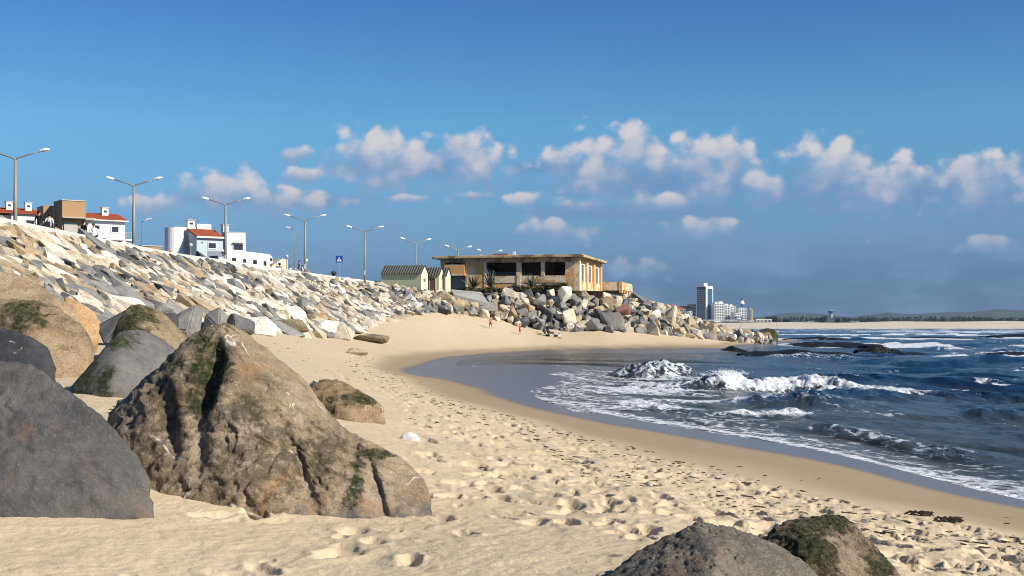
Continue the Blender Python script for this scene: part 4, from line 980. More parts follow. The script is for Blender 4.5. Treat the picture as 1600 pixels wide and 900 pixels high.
# ------------------------------------------------------------------ promenade, far shore, hills
ASPH = paint('grey asphalt', (0.10, 0.10, 0.10), .9, var=.2, scale=.8)
CONC = paint('pale concrete', (0.50, 0.47, 0.41), .85, var=.2, scale=1.5, dirt=(.28, .26, .22))
def build_land():
    C = [c for c in CREST]
    edge = [(x - .35, y + (.35 if i > 8 else 0), z) for i, (x, y, z) in enumerate(C)]
    edge += [(-3, 150, 6.1), (2, 153, 6.6), (8, 153.5, 6.9), (12, 157, 6.9), (14.5, 163, 6.8), (16, 175, 6.5), (10, 240, 6.5), (0, 420, 7)]
    inland = [(-420, y, max(z, 7.6)) for x, y, z in edge]
    n = len(edge); V = [*edge, *inland]; F = [(i, i + 1, i + 1 + n, i + n) for i in range(n - 1)]
    me = mesh_np('promenade', V, F, [ASPH], False); o = link(bpy.data.objects.new('promenade', me)); tag(o, kind='structure')
    # low coping along the edge
    m = MB(); pts = [Vector(p) for p in CREST[:10]]
    prof = [(-.32, -.3), (.30, -.3), (.30, .16), (-.32, .16)]
    V, F = [], []
    for i, p in enumerate(pts):
        t = (pts[min(i + 1, len(pts) - 1)] - pts[max(i - 1, 0)]); t.z = 0; t.normalize(); s = Vector((t.y, -t.x, 0))
        V += [tuple(p + s * a + Vector((0, 0, b + .05))) for a, b in prof]
    for i in range(len(pts) - 1):
        for k in range(4): F.append((i * 4 + k, i * 4 + (k + 1) % 4, i * 4 + 4 + (k + 1) % 4, i * 4 + 4 + k))
    F += [(3, 2, 1, 0), tuple(len(V) - 4 + k for k in range(4))]
    m.add(V, F); o = m.build('promenade_coping', paint('white coping', (0.66, 0.63, 0.56), .8, dirt=(.4, .37, .31)))
    tag(o, 'low white concrete edge along the top of the stone slope', 'coping')
    # far shore: beach and town ground
    prof = [(1470, -.6), (1486, 0.0), (1520, 2.4), (1600, 6.6), (1640, 8.3), (1700, 8.6), (3000, 9), (6500, 12)]
    xs = np.linspace(-4200, 4200, 121); V = []
    for d, z in prof:
        for x in xs: V.append((x, d + (14 * math.sin(x * .004) + 6 * math.sin(x * .019) if d < 1530 else 0), z + (.9 * math.sin(x * .013 + d) + .7 * math.sin(x * .041) if d > 1590 and d < 1660 else 0)))
    n = len(xs); F = [(r * n + i, r * n + i + 1, (r + 1) * n + i + 1, (r + 1) * n + i) for r in range(4) for i in range(n - 1)]
    F2 = [(r * n + i, r * n + i + 1, (r + 1) * n + i + 1, (r + 1) * n + i) for r in range(4, len(prof) - 1) for i in range(n - 1)]
    fm, nt, out = new_mat('far beach sand'); p = POS(nt)
    c = MIX(nt, NOI(nt, VM(nt, 'MULTIPLY', p, (1, 3, 1)), .02, 5, .6), (0.50, 0.42, 0.31), (0.66, 0.57, 0.43)); PRIN(nt, out, c, .95)
    g, nt, out = new_mat('far scrub ground'); PRIN(nt, out, MIX(nt, NOI(nt, POS(nt), .02, 5, .6), (0.07, 0.08, 0.045), (0.16, 0.15, 0.09)), .95)
    me = mesh_np('far_shore', V, F + F2, [fm, g], True, [0] * len(F) + [1] * len(F2)); o = link(bpy.data.objects.new('far_beach', me)); tag(o, kind='structure')
    # sheet under everything, out to the horizon
    me = mesh_np('ground', [(-9000, -900, -3.2), (9000, -900, -3.2), (9000, 9500, -3.2), (-9000, 9500, -3.2)], [(0, 1, 2, 3)], [g], False)
    o = link(bpy.data.objects.new('ground', me)); tag(o, kind='structure')
    # wooded hills
    sky = [(-3000, 500), (-1200, 498), (0, 500), (600, 502), (900, 500), (1060, 501), (1170, 499), (1205, 496), (1240, 492), (1290, 494), (1330, 498), (1380, 491), (1420, 494), (1470, 492), (1520, 490), (1560, 487), (1600, 489), (1680, 485), (1800, 488), (2200, 491), (3200, 495), (5000, 500)]
    us = np.linspace(-3000, 5000, 700); top = np.interp(us, [a for a, b in sky], [b for a, b in sky])
    V = []; rows = 9; d0, d1 = 4300, 5600
    X1 = (us - 800) * d1 / FPX; H = EYE - (top - HOR) * d1 / FPX
    H = H + 9 + 6 * fbm(xyz(X1 * .004, X1 * 0 + .5), 4, 7) + 3.5 * fbm(xyz(X1 * .03, X1 * 0 + .5), 3, 8)
    Vn = []
    for r in range(rows):
        t = r / (rows - 1); d = d0 + (d1 - d0) * t; X = (us - 800) * d / FPX
        Vn.append(np.stack([X, np.full_like(X, d), 9 + (H - 9) * (t ** .8) + (t * (1 - t)) * 30 * fbm(xyz(X * .004, X * 0 + r * 1.7), 3, 9)], 1))
    Vn.append(np.stack([(us - 800) * 6300 / FPX, np.full_like(us, 6300), np.full_like(us, 0.0)], 1))
    n = len(us); i = (np.arange(rows)[:, None] * n + np.arange(n - 1)[None]).ravel()
    hm, nt, out = new_mat('wooded hillside'); p = POS(nt)
    n1 = NOI(nt, p, .012, 6, .65); PRIN(nt, out, RAMP(nt, n1, [(.35, (0.020, 0.032, 0.016)), (.55, (0.045, 0.062, 0.028)), (.72, (0.09, 0.10, 0.05))]), .95, 0, BUMP(nt, n1, 1.0, 12))
    me = mesh_np('hills', np.concatenate(Vn), np.stack([i, i + 1, i + n + 1, i + n], 1), [hm]); o = link(bpy.data.objects.new('hills', me)); tag(o, kind='structure')
build_land()

# ------------------------------------------------------------------ derelict seafront building
def plaster(name, col, peel, amt, stain=.5):
    m, nt, out = new_mat(name); co = OBJC(nt)
    n1 = NOI(nt, co, .55, 7, .68, .3); n2 = NOI(nt, co, 3.0, 6, .7)
    c = MIX(nt, n2, tuple(x * .82 for x in col), tuple(min(1, x * 1.1) for x in col))
    e = SS(nt, n1, .62 - amt * .25, .66 - amt * .25)
    c = MIX(nt, e, c, MIX(nt, n2, tuple(x * .75 for x in peel), peel))
    st = NOI(nt, VM(nt, 'MULTIPLY', co, (1.6, 1.6, .30)), 1.3, 6, .7)
    c = MIX(nt, SS(nt, st, .56, .74, 0, stain), c, (0.13, 0.09, 0.055))
    PRIN(nt, out, c, .9, 0, BUMP(nt, M(nt, 'ADD', e, n2), .4, .03), .2)
    return m
ORANGE = plaster('orange peeling plaster', (0.70, 0.38, 0.14), (0.76, 0.62, 0.42), .36, .2)
CREAM = plaster('cream stained plaster', (0.82, 0.66, 0.44), (0.68, 0.40, 0.16), .50, .2)
FRIEZE = plaster('dark cream frieze', (0.52, 0.38, 0.23), (0.26, 0.18, 0.11), .45, .6)  # darker, browner cream than the walls, with dark patches
BARE = paint('bare grey render', (0.34, 0.32, 0.30), .9, var=.3, scale=1.0)
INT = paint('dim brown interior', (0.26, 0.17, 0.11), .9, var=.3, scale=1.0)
PANE = paint('dark dusty pane', (0.03, 0.04, 0.055), .2, var=.3, scale=.7, spec=.5)
WHITE = paint('white limewash', (0.78, 0.77, 0.74), .8, var=.06, scale=.8, dirt=(.55, .53, .48))
def build_derelict():
    r = empty('derelict_building', (8.1, 155, 7.0), -0.242, 'derelict flat-roofed orange building with empty window openings above the boulders', 'building')
    T = .3; zt, zs = 3.45, 1.80
    fr = [(-17.5, -16.9, 0, 3.86), (-14.2, -11.6, 0, 3.86), (-7.74, -7.18, .9, zt), (-4.68, -4.27, .9, zt), (-1.69, -.9, 0, 3.86)]
    for b_ in ((-17.5, -16.9, 0, T, -1.2, 3.45), (-14.2, -11.62, 0, T, -1.2, 3.45), (-11.6, -1.7, .02, T, -1.2, .92), (-1.69, -.62, 0, T, -1.2, 3.45)): B('front_wall', ORANGE, r, b_)
    B('sill_band', CREAM, r, (-11.6, -1.7, -.04, T, .94, zs))
    B('pillar', CREAM, r, (-7.76, -7.16, -.10, T + .1, zs + .003, zt)); B('pillar', CREAM, r, (-4.70, -4.26, -.10, T + .1, zs + .003, zt))
    B('pilaster', CREAM, r, (-7.70, -7.22, -.12, 0.0, .1, zs - .003)); B('pilaster', CREAM, r, (-14.25, -14.0, -.06, .05, 0, 3.45))
    B('pilaster', CREAM, r, (-11.9, -11.55, -.06, .05, 0, 3.45))
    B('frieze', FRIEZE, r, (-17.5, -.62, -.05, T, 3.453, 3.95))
    B('roof_slab', plaster('stained cornice', (0.50, 0.38, 0.22), (0.24, 0.17, 0.11), .4, .8), r, (-18.4, .75, -.75, 16.6, 3.98, 4.22), (-18.1, .5, -.5, 16.3, 4.22, 4.34), bevel=.03)
    B('roof_box', paint('brick stump', (0.30, 0.15, 0.09), .9), r, (-12.4, -10.4, 6, 8, 4.34, 4.9))
    B('roof_pipe', WHITE, r, (-9.5, -9.2, 5, 5.3, 4.34, 5.1), (-13.8, -13.6, 5, 5.2, 4.34, 4.75))
    # left service bay with box lintel over a dark garage opening
    B('lintel_box', ORANGE, r, (-16.88, -14.26, -.45, .2, 2.05, 3.3)); B('lintel_edge', CREAM, r, (-16.9, -14.24, -.5, -.1, 1.88, 2.05))
    B('garage_shutter', BARE, r, (-16.9, -14.2, .9, 1.0, -1.2, 2.4))
    # inside: floor, back and partition
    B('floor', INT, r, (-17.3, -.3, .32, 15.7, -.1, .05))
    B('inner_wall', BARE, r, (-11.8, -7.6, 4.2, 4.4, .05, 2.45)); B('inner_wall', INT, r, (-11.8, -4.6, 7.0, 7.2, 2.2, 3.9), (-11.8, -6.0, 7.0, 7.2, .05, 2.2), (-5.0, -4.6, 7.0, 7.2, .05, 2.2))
    B('back_wall', ORANGE, r, (-17.5, -4.4, 15.7, 16.0, -1.2, 3.95), (-3.0, -2.4, 15.7, 16.0, -1.2, 3.95), (-1.2, -.62, 15.7, 16.0, -1.2, 3.95), (-4.4, -.62, 15.7, 16, -1.2, 1.6), (-4.4, -.62, 15.7, 16, 3.2, 3.949))
    B('left_wall', CREAM, r, (-17.5, -17.2, .31, 15.69, -1.2, 3.95))
    # sea side: columns with tall glazed bays between
    ys = [0, 5.0, 10.0, 15.15]
    for i, y in enumerate(ys):
        B('column', ORANGE if i else CREAM, r, (-.6, .10, y, y + .85, -1.2, 3.55))
    B('side_beam', ORANGE, r, (-.6, .02, .86, 16, 3.553, 3.95)); B('side_beam', CREAM, r, (-.61, .04, -.02, .85, 3.553, 3.96))
    for i in range(3):
        y0, y1 = ys[i] + .86, ys[i + 1] - .01
        B('parapet', CREAM, r, (-.45, -.05, y0, y1, .0, 1.15))
        fw = B('side_window', WHITE, r, (-.42, -.22, y0, y0 + .5, 1.153, 3.55), (-.42, -.22, y1 - .5, y1, 1.153, 3.55), (-.42, -.22, (y0 + y1) / 2 - .12, (y0 + y1) / 2 + .12, 1.153, 3.55), (-.42, -.22, y0 + .5, y1 - .5, 3.25, 3.549))
        B('pane', PANE, fw, (-.36, -.32, y0 + .5, (y0 + y1) / 2 - .12, 1.2, 3.25))
        B('pane', PANE, fw, (-.36, -.32, (y0 + y1) / 2 + .12, y1 - .5, 1.2, 3.25))
        B('basement_dark_sheet', PANE, r, (-.4, -.3, y0 + .4, y1 - .4, -1.2, -.15)); B('basement_beam', CREAM, r, (-.5, -.02, y0, y1, -.15, -.003))  # dark sheet stands for the unlit depth of each basement opening
    # low annex beyond
    B('annex_wall', CREAM, r, (-3, 2.3, 16.62, 16.9, .4, 1.55), (-3, 2.3, 16.62, 16.9, -1.6, -.6), (2.3, 2.6, 16.6, 26, .5, 1.5), (2.3, 2.6, 16.6, 26, -1.6, -.3), (-3, 2.3, 25.7, 26, -1.6, 1.5))
    for k in range(5): B('annex_pier', ORANGE if k % 2 else CREAM, r, (2.28, 2.66, 16.55 + k * 2.2, 17.2 + k * 2.2, -1.6, 1.62 - .1 * k))
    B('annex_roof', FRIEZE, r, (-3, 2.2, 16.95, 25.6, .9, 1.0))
    B('terrace', CONC, r, (-18, 1.2, -1.2, 0, -1.6, -.75))
build_derelict()

# ------------------------------------------------------------------ green beach huts
def build_huts():
    wall = plaster('pale green limewash shaded tone', (0.46, 0.48, 0.30), (0.54, 0.53, 0.38), .2, .35); gab = plaster('pale green limewash sunlit tone', (0.64, 0.65, 0.46), (0.66, 0.63, 0.48), .2, .2)  # gable colour lighter, wall colour duller: direct and grazing sun put into the paint
    roof = paint('dark corrugated sheet', (0.055, 0.055, 0.048), .8, var=.4, scale=2.0); roofl = paint('grey corrugated ridge', (0.17, 0.17, 0.15), .85, var=.3, scale=2)
    door = plaster('rusty brown door', (0.20, 0.105, 0.065), (0.30, 0.18, 0.12), .4)
    def hut(lab, u, v, d, Ln, Wd, door_at):
        r = empty('beach_hut', P(u, v, d), -.262, lab, 'hut', 'green beach huts on the sea wall')
        E, Rg = 1.85, 2.72
        m = MB().box(-Ln, -.003, 0, .12, -.6, E).box(-Ln, -.003, Wd - .12, Wd, -.6, E); m.build('side_wall', wall, r)
        for x in (-.12, -Ln): MB().prismx([(0.003, -.6), (Wd - .003, -.6), (Wd - .003, E), (Wd / 2, Rg), (0.003, E)], x + .123, x).build('gable', gab, r)
        rf = None
        for s in (0, 1):
            y0, y1 = (-.22, Wd / 2) if s == 0 else (Wd + .22, Wd / 2); sl = (Rg - E) / (Wd / 2); z0 = E - .22 * sl + .04
            m = MB(); n = int(Ln / .27)
            V, F = [], []
            for i in range(n * 4 + 1):
                x = -Ln - .12 + (Ln + .24) * i / (n * 4); w = .035 * math.sin(i * math.pi / 2)
                V += [(x, y0, z0 + w), (x, y1, Rg + .05 + w)]
            for i in range(n * 4): F.append((2 * i, 2 * i + 2, 2 * i + 3, 2 * i + 1))
            m.add(V, F); o = m.build('roof_sheet', roof, r)
            m2 = MB()
            for i in range(n): 
                x = -Ln - .12 + (Ln + .24) * (i + .25) / n
                m2.tube([(x, y0, z0 + .045), (x, y1, Rg + .095)], .045, 5)
            m2.build('corrugation', roofl, o)
        if door_at: B('door', door, r, (door_at[0], door_at[1], -.05, .02, -.5, 1.5)); B('door_frame', gab, r, (door_at[0] - .12, door_at[0] - .004, -.07, .02, -.5, 1.6), (door_at[1] + .004, door_at[1] + .12, -.07, .02, -.5, 1.6), (door_at[0] - .12, door_at[1] + .12, -.07, .02, 1.603, 1.72))
        B('vent', door, r, (-.02, .03, Wd / 2 - .3, Wd / 2 + .3, .9, 1.25)) if not door_at else None
        return r
    hut('long pale green hut with dark corrugated roof, leftmost of the three', 658, 452, 143.6, 4.75, 2.3, None)
    hut('middle pale green hut with a rusty brown door', 685.5, 455, 146.4, 2.6, 2.0, (-1.05, -.42))
    hut('small pale green hut nearest the derelict building', 697, 455, 147.6, 2.0, 1.7, (-.5, -.15))
build_huts()

# ------------------------------------------------------------------ houses
RED = paint('red roof tiles', (0.42, 0.11, 0.05), .85, var=.25, scale=3.0)
def tiles(roof_o, corners, rows, mat):
    """rows of tile courses lying on a roof plane, each course a strip of its own"""
    a, b, c, d = [Vector(q) for q in corners]           # eave left, eave right, ridge right, ridge left
    n = (b - a).cross(d - a).normalized(); n = n if n.z > 0 else -n
    for i in range(rows):
        t0, t1 = i / rows, (i + 1.12) / rows
        q = [a.lerp(d, t0) + n * .10, b.lerp(c, t0) + n * .10, b.lerp(c, min(1, t1)) + n * .02, a.lerp(d, min(1, t1)) + n * .02]
        m = MB(); V = q + [p - n * .05 for p in q]
        m.add(V, [(0, 1, 2, 3), (7, 6, 5, 4), (0, 4, 5, 1), (1, 5, 6, 2), (2, 6, 7, 3), (3, 7, 4, 0)])
        m.build('tile_course', mat, roof_o)
def window(root, mat_f, x0, x1, z0, z1, y=0.0, side=None):
    """window on the front (y = const) or on a left side (x = const)"""
    if side is None:
        f = B('window', mat_f, root, (x0 - .12, x1 + .12, y - .08, y + .02, z0 - .12, z0), (x0 - .12, x1 + .12, y - .08, y + .02, z1, z1 + .12), (x0 - .12, x0, y - .08, y + .02, z0, z1), (x1, x1 + .12, y - .08, y + .02, z0, z1))
        B('pane', PANE, f, (x0, x1, y - .03, y + .02, z0, z1))
    else:
        f = B('window', mat_f, root, (side - .08, side + .02, x0 - .12, x1 + .12, z0 - .12, z0), (side - .08, side + .02, x0 - .12, x1 + .12, z1, z1 + .12), (side - .08, side + .02, x0 - .12, x0, z0, z1), (side - .08, side + .02, x1, x1 + .12, z0, z1))
        B('pane', PANE, f, (side - .03, side + .02, x0, x1, z0, z1))
def chimney(root, x, y, z0, z1, w=.45, mat=None):
    c = B('chimney', mat or WHITE, root, (x - w, x + w, y - .35, y + .35, z0, z1)); B('flue_slot', PANE, c, (x - w * .5, x + w * .5, y - .37, y - .36, z1 - .55, z1 - .3)); B('cap', CONC, c, (x - w - .08, x + w + .08, y - .43, y + .43, z1, z1 + .1))
def build_houses():
    brick = paint('tan brick', (0.40, 0.25, 0.13), .9, var=.25, scale=6.0); steel = paint('grey railing', (0.40, 0.40, 0.40), .5, .5)
    th = .60
    def frame(name, lab, u, d, cat='house'):
        x, y, _ = P(u, 500, d); return empty(name, (x, y, 7.65), th, lab, cat)
    k = 150 / FPX; zz = lambda v, d=150: EYE - (v - HOR) * d / FPX - 7.65
    cs, sn = math.cos(th), math.sin(th)
    # house with the tan brick block and white wing
    r = frame('house', 'white and tan brick house with red roof and balcony behind the seated pair', 97, 150)
    f = lambda px: px * k / cs; g = lambda px: px * k / sn
    B('brick_block', brick, r, (0, f(30), 0, g(27), 0, zz(313)))
    B('roof_edge', CONC, r, (-.08, f(30) + .08, -.08, g(27), zz(313) + .003, zz(313) + .12))
    B('brick_wing', brick, r, (-1.2, -.01, g(27) + .01, g(27) + 3, 0, zz(318)))
    B('white_wing', WHITE, r, (f(30) + .003, f(84), .7, 7, zz(372), zz(341)))
    B('ground_floor', paint('brown ground floor', (0.18, 0.11, 0.07), .9), r, (f(30) + .003, f(80), 1.4, 7, 0, zz(372) - .003))
    o = MB().prismx([(.35, zz(341)), (.35, zz(339.5)), (4.2, zz(326)), (8.0, zz(339.5)), (8.0, zz(341))], f(30) + .01, f(86)).build('roof', RED, r)
    tiles(o, [(f(30) + .01, .35, zz(339.5)), (f(86), .35, zz(339.5)), (f(86), 4.2, zz(326)), (f(30) + .01, 4.2, zz(326))], 9, RED)
    B('gutter', WHITE, r, (f(30) + .01, f(87), .18, .34, zz(341) - .05, zz(340)))
    chimney(r, f(65), 3.2, zz(338), zz(318), .38)
    window(r, WHITE, f(44), f(50), zz(357.5), zz(349), .7); window(r, WHITE, f(66), f(75), zz(358.5), zz(350), .7)
    bal = B('balcony', WHITE, r, (f(20), f(90), -1.0, 1.39, zz(373), zz(370.5)))
    B('balcony_wall', WHITE, bal, (f(20), f(53), -1.0, -.85, zz(370.5), zz(357)))
    rail = MB().box(f(53), f(90), -.98, -.92, zz(360.6), zz(360))
    for i in range(12): x = f(53) + (f(37)) * i / 11; rail.box(x - .02, x + .02, -.97, -.93, zz(370.5), zz(360.6))
    rail.build('railing', steel, bal)
    B('lattice_screen', paint('pale lattice', (0.45, 0.42, 0.38), .8), r, (f(2), f(19), -.15, -.05, zz(372), zz(347)))
    B('canopy', CONC, r, (-.2, f(40), -1.1, -.01, zz(341), zz(339.6)))
    window(r, CONC, g(14), g(20), zz(356), zz(348), side=0.0)
    aer = MB().tube([(f(24), 3, zz(313)), (f(24), 3, zz(308.5))], .03, 5)
    for q in range(4): aer.tube([(f(24) - .5, 3 + q * .1, zz(308.8) - q * .12), (f(24) + .5, 3 + q * .1, zz(308.8) - q * .12)], .015, 4)
    aer.build('aerial', steel, r)
    # white house at the left edge
    r = frame('house', 'white house with red tiled roof and two chimneys at the far left', 18, 158); k = 158 / FPX; z2 = lambda v: zz(v, 158)
    B('wall', WHITE, r, (0, f(36), 0, 6, 0, z2(333.5))); B('side_wing', WHITE, r, (-5, -.01, .5, 6, 0, z2(336)))
    o = MB().prismx([(-.4, z2(333.5)), (-.4, z2(332.5)), (4.5, z2(320)), (6.4, z2(326)), (6.4, z2(333.5))], -5, f(38)).build('roof', RED, r)
    tiles(o, [(-5, -.4, z2(332.5)), (f(38), -.4, z2(332.5)), (f(38), 4.5, z2(320)), (-5, 4.5, z2(320))], 8, RED)
    chimney(r, f(0) + .2, 2.2, z2(330), z2(313.5), .38); chimney(r, f(26), 2.2, z2(330), z2(313.5), .38); B('brick_block', brick, r, (-7, -5.01, -2.2, 5, 0, z2(310)))
    window(r, WHITE, f(18), f(28), z2(353), z2(343)); B('lower_pane', PANE, r, (f(2), f(8), -.03, .02, z2(372), z2(362)))
    # blue-grey house with curved white wall
    k = 170 / FPX; z3 = lambda v: zz(v, 170)
    blue = paint('pale blue render', (0.46, 0.55, 0.58), .85, var=.06)
    r = frame('house', 'pale blue house with red roof and curved white end wall behind the campers', 308, 170)
    B('wall', blue, r, (0, f(35), 0, g(24), 0, z3(371)))
    MB().prism([(-.05, 0), (.02, 0), (.02, z3(371)), (-.05, z3(371))], 0, .05).build('corner_trim', WHITE, r)
    MB().prismx([(0.01, z3(371) + .003), (g(24) - .01, z3(371) + .003), (g(24) - .01, z3(356))], 0.0, .2).build('gable', blue, r)
    o = MB().prismx([(-.3, z3(371) + .02), (-.3, z3(369.5)), (g(24), z3(354.5)), (g(24), z3(356.5))], -.15, f(36)).build('roof', RED, r)
    tiles(o, [(-.15, -.3, z3(369.5)), (f(36), -.3, z3(369.5)), (f(36), g(24), z3(354.5)), (-.15, g(24), z3(354.5))], 8, RED)
    B('eave', WHITE, r, (-.2, f(36) + .05, -.42, -.31, z3(371) - .05, z3(369)))
    window(r, WHITE, f(15), f(25), z3(387), z3(379)); B('vent', PANE, r, (f(6), f(7.5), -.04, .01, z3(379.5), z3(377.5)))
    chimney(r, f(6), 4.2, z3(362), z3(341), .5); chimney(r, f(30), 5.0, z3(365), z3(350.5), .55)
    aer = MB().tube([(f(9), 4.6, z3(352)), (f(9), 4.6, z3(336.5))], .03, 5)
    for q in range(4): aer.tube([(f(9) - .5, 4.6, z3(337) - q * .14), (f(9) + .5, 4.6, z3(337) - q * .14)], .015, 4)
    aer.build('aerial', steel, r)
    m = MB(); n = 14; cx, cy, rad = -1.55, g(24) + .5, 1.35
    V = []; 
    for i in range(n + 1):
        a = math.pi * (.75 + .95 * i / n)
        V += [(cx + rad * math.cos(a), cy + rad * math.sin(a), 0), (cx + rad * math.cos(a), cy + rad * math.sin(a), z3(354) + .0)]
    m.add(V, [(2 * i, 2 * i + 2, 2 * i + 3, 2 * i + 1) for i in range(n)] + [tuple(2 * i + 1 for i in range(n + 1))]); m.build('curved_wall', WHITE, r, smooth=False)
    B('rear_block', WHITE, r, (-1.6, 3.2, g(24) + .3, g(24) + 3.5, 0, z3(352))); B('rear_block', WHITE, r, (1.4, 3.4, g(24) + .1, g(24) + .29, 0, z3(346)))
    # white cube house to its right
    r = frame('house', 'white cube-shaped house with one shuttered window right of the pale blue house', 354, 172); z4 = lambda v: zz(v, 172); k = 172 / FPX
    B('wall', WHITE, r, (0, f(26), 0, g(11), 0, z4(363))); B('parapet', CONC, r, (-.05, f(26) + .05, -.05, g(11) + .05, z4(363) + .003, z4(363) + .1))
    window(r, WHITE, f(9), f(22), z4(390), z4(381.5)); B('shade', CONC, r, (f(8), f(23), -.45, -.09, z4(379.4), z4(378.2)))
    c = B('chimney', blue, r, (f(1), f(9), 1.5, 2.3, z4(363) + .11, z4(350))); B('cap', CONC, c, (f(1) - .1, f(9) + .1, 1.4, 2.4, z4(350) + .003, z4(349)))
    # small ones
    r = frame('house', 'low tan flat-roofed building right of the second street lamp', 222, 150); k = .075
    B('wall', brick, r, (0, f(25), 0, 4, 0, zz(384.5))); B('roof', CONC, r, (-.1, f(25) + .1, -.1, 4.1, zz(384.5) + .003, zz(383)))
    B('door', PANE, r, (f(8), f(12), -.03, .02, 0, 2.0))
    r = frame('house', 'low roof line with red tiles left of the curved white wall', 248, 165); k = 165 / FPX; z5 = lambda v: zz(v, 165)
    B('wall', WHITE, r, (0, f(15), 0, 4, 0, z5(393))); o = MB().prismx([(-.2, z5(393) + .003), (4.2, z5(393) + .003), (4.2, z5(390)), (-.2, z5(392.4))], -.1, f(16)).build('roof', RED, r); tiles(o, [(-.1, -.2, z5(392.4)), (f(16), -.2, z5(392.4)), (f(16), 4.2, z5(390)), (-.1, 4.2, z5(390))], 4, RED)
    r = frame('house', 'small cream house with orange roof behind the group at the parapet', 425, 178); k = 178 / FPX; z6 = lambda v: zz(v, 178)
    cr = paint('cream render', (0.66, 0.58, 0.40), .85, var=.08)
    B('wall', cr, r, (0, f(22), 0, 4, 0, z6(415))); MB().prism([(0, z6(415) + .003), (f(22), z6(415) + .003), (f(22), z6(405)), (f(14), z6(403.5))], .02, 3.9).build('gable', cr, r)
    o = MB().prismx([(-.2, z6(414)), (5, z6(404)), (5, z6(405.5)), (-.2, z6(415.5))], -f(12), f(-.1)).build('roof', RED, r); tiles(o, [(-f(12), -.2, z6(414)), (f(-.1), -.2, z6(414)), (f(-.1), 5, z6(404)), (-f(12), 5, z6(404))], 6, RED)
    B('wing', cr, r, (-f(12), -.01, .2, 4, 0, z6(416)))
    window(r, WHITE, f(8), f(12), z6(414), z6(410))
build_houses()

# ------------------------------------------------------------------ motorhomes
def build_campers():
    body = paint('white camper shell', (0.80, 0.80, 0.79), .35, var=.03, scale=1.0, spec=.5); trim = paint('black camper trim', (0.03, 0.03, 0.035), .4); glass = paint('tinted window', (0.025, 0.03, 0.04), .12, spec=.6)
    tyre = paint('black rubber', (0.02, 0.02, 0.02), .8); gr = paint('grey decal', (0.25, 0.27, 0.30), .5); rd = paint('red lamp glass', (0.45, 0.03, 0.02), .3)
    def camper(lab, u, v, d):
        x, y, _ = P(u, v, d); r = empty('motorhome', (x, y, 7.63), -.25, lab, 'camper van', 'motorhomes parked on the promenade')
        Wd, Ln, H = 2.35, 6.2, 3.02
        m = MB().prismx([(0, .55), (0, H - .15), (.15, H), (Ln - 1.0, H), (Ln - .35, H - .2), (Ln - .05, H - .75), (Ln - .35, 2.05), (Ln - 1.0, 1.9), (Ln - 1.2, .55)], -Wd, 0)
        m.build('living_box', body, r, bevel=.03)
        MB().prismx([(Ln - 1.19, .5), (Ln - 1.19, 1.88), (Ln - .9, 1.9), (Ln - .2, 1.25), (Ln + .55, 1.05), (Ln + .65, .5)], -Wd + .15, -.15).build('cab', body, r, bevel=.03)
        MB().prismx([(Ln - .92, 1.86), (Ln - .88, 1.94), (Ln - .12, 1.30), (Ln - .18, 1.22)], -Wd + .25, -.25).build('windscreen', glass, r)
        B('window', glass, r, (-Wd + .35, -Wd + 1.25, -.03, .02, 1.75, 2.35)); 
        B('window', glass, r, (-.02, .03, 1.0, 1.9, 1.55, 2.2)); B('window', glass, r, (-.02, .03, 3.6, 4.3, 1.55, 2.2)); B('window', glass, r, (-.02, .03, Ln - .95, Ln - .35, 2.3, 2.6))
        B('cab_window', glass, r, (-.17, -.12, Ln - 1.1, Ln - .55, 1.25, 1.75))
        d_ = B('door', body, r, (-.02, .035, 2.3, 3.0, .62, 2.5)); B('handle', trim, d_, (.035, .06, 2.36, 2.45, 1.4, 1.5))
        dec = MB(); 
        for i in range(16):
            a0, a1 = .6 + i * .26, .6 + (i + 1) * .26; R0 = .30
            dec.add([(-.95 + R0 * math.cos(a0), -.012, 1.45 + R0 * math.sin(a0)), (-.95 + R0 * math.cos(a1), -.012, 1.45 + R0 * math.sin(a1)), (-.95 + (R0 - .06) * math.cos(a1), -.012, 1.45 + (R0 - .06) * math.sin(a1)), (-.95 + (R0 - .06) * math.cos(a0), -.012, 1.45 + (R0 - .06) * math.sin(a0))], [(0, 1, 2, 3)])
        dec.box(-1.35, -1.0, -.015, -.004, 1.42, 1.48); dec.build('decal', gr, r)
        dk = MB()
        for a, b, c, e in [(-.65, -.45, 2.55, 2.75), (-.42, -.25, 2.5, 2.6), (-.6, -.3, 2.38, 2.45), (-.24, -.14, 2.62, 2.78)]: dk.box(a, b, -.014, -.004, c, e)
        dk.build('decal', trim, r)
        B('tail_lamp', rd, r, (-Wd + .1, -Wd + .25, -.04, .02, .7, 1.1)); B('tail_lamp', rd, r, (-.25, -.1, -.04, .02, .7, 1.1)); B('bumper', gr, r, (-Wd, 0, -.1, .1, .4, .6))
        B('roof_vent', body, r, (-1.6, -1.1, 2.2, 2.7, H + .003, H + .12))
        for wx in (-Wd + .12, -.12):
            for wy in (1.2, 4.9):
                w = MB().lathe([(.05, -.11), (.32, -.11), (.34, -.06), (.34, .06), (.32, .11), (.05, .11)], n=16).build('wheel', tyre, r, loc=(wx, wy, .34), rot=(0, R(90), 0)); MB().lathe([(.02, -.12), (.19, -.125), (.19, .125), (.02, .12)], n=12).build('rim', gr, w)
    camper('white motorhome with a swirl emblem on its flat rear, left of two', 355.5, 410, 133.5)
    camper('white motorhome with rounded cab top, right of two', 389, 412, 138)
build_campers()

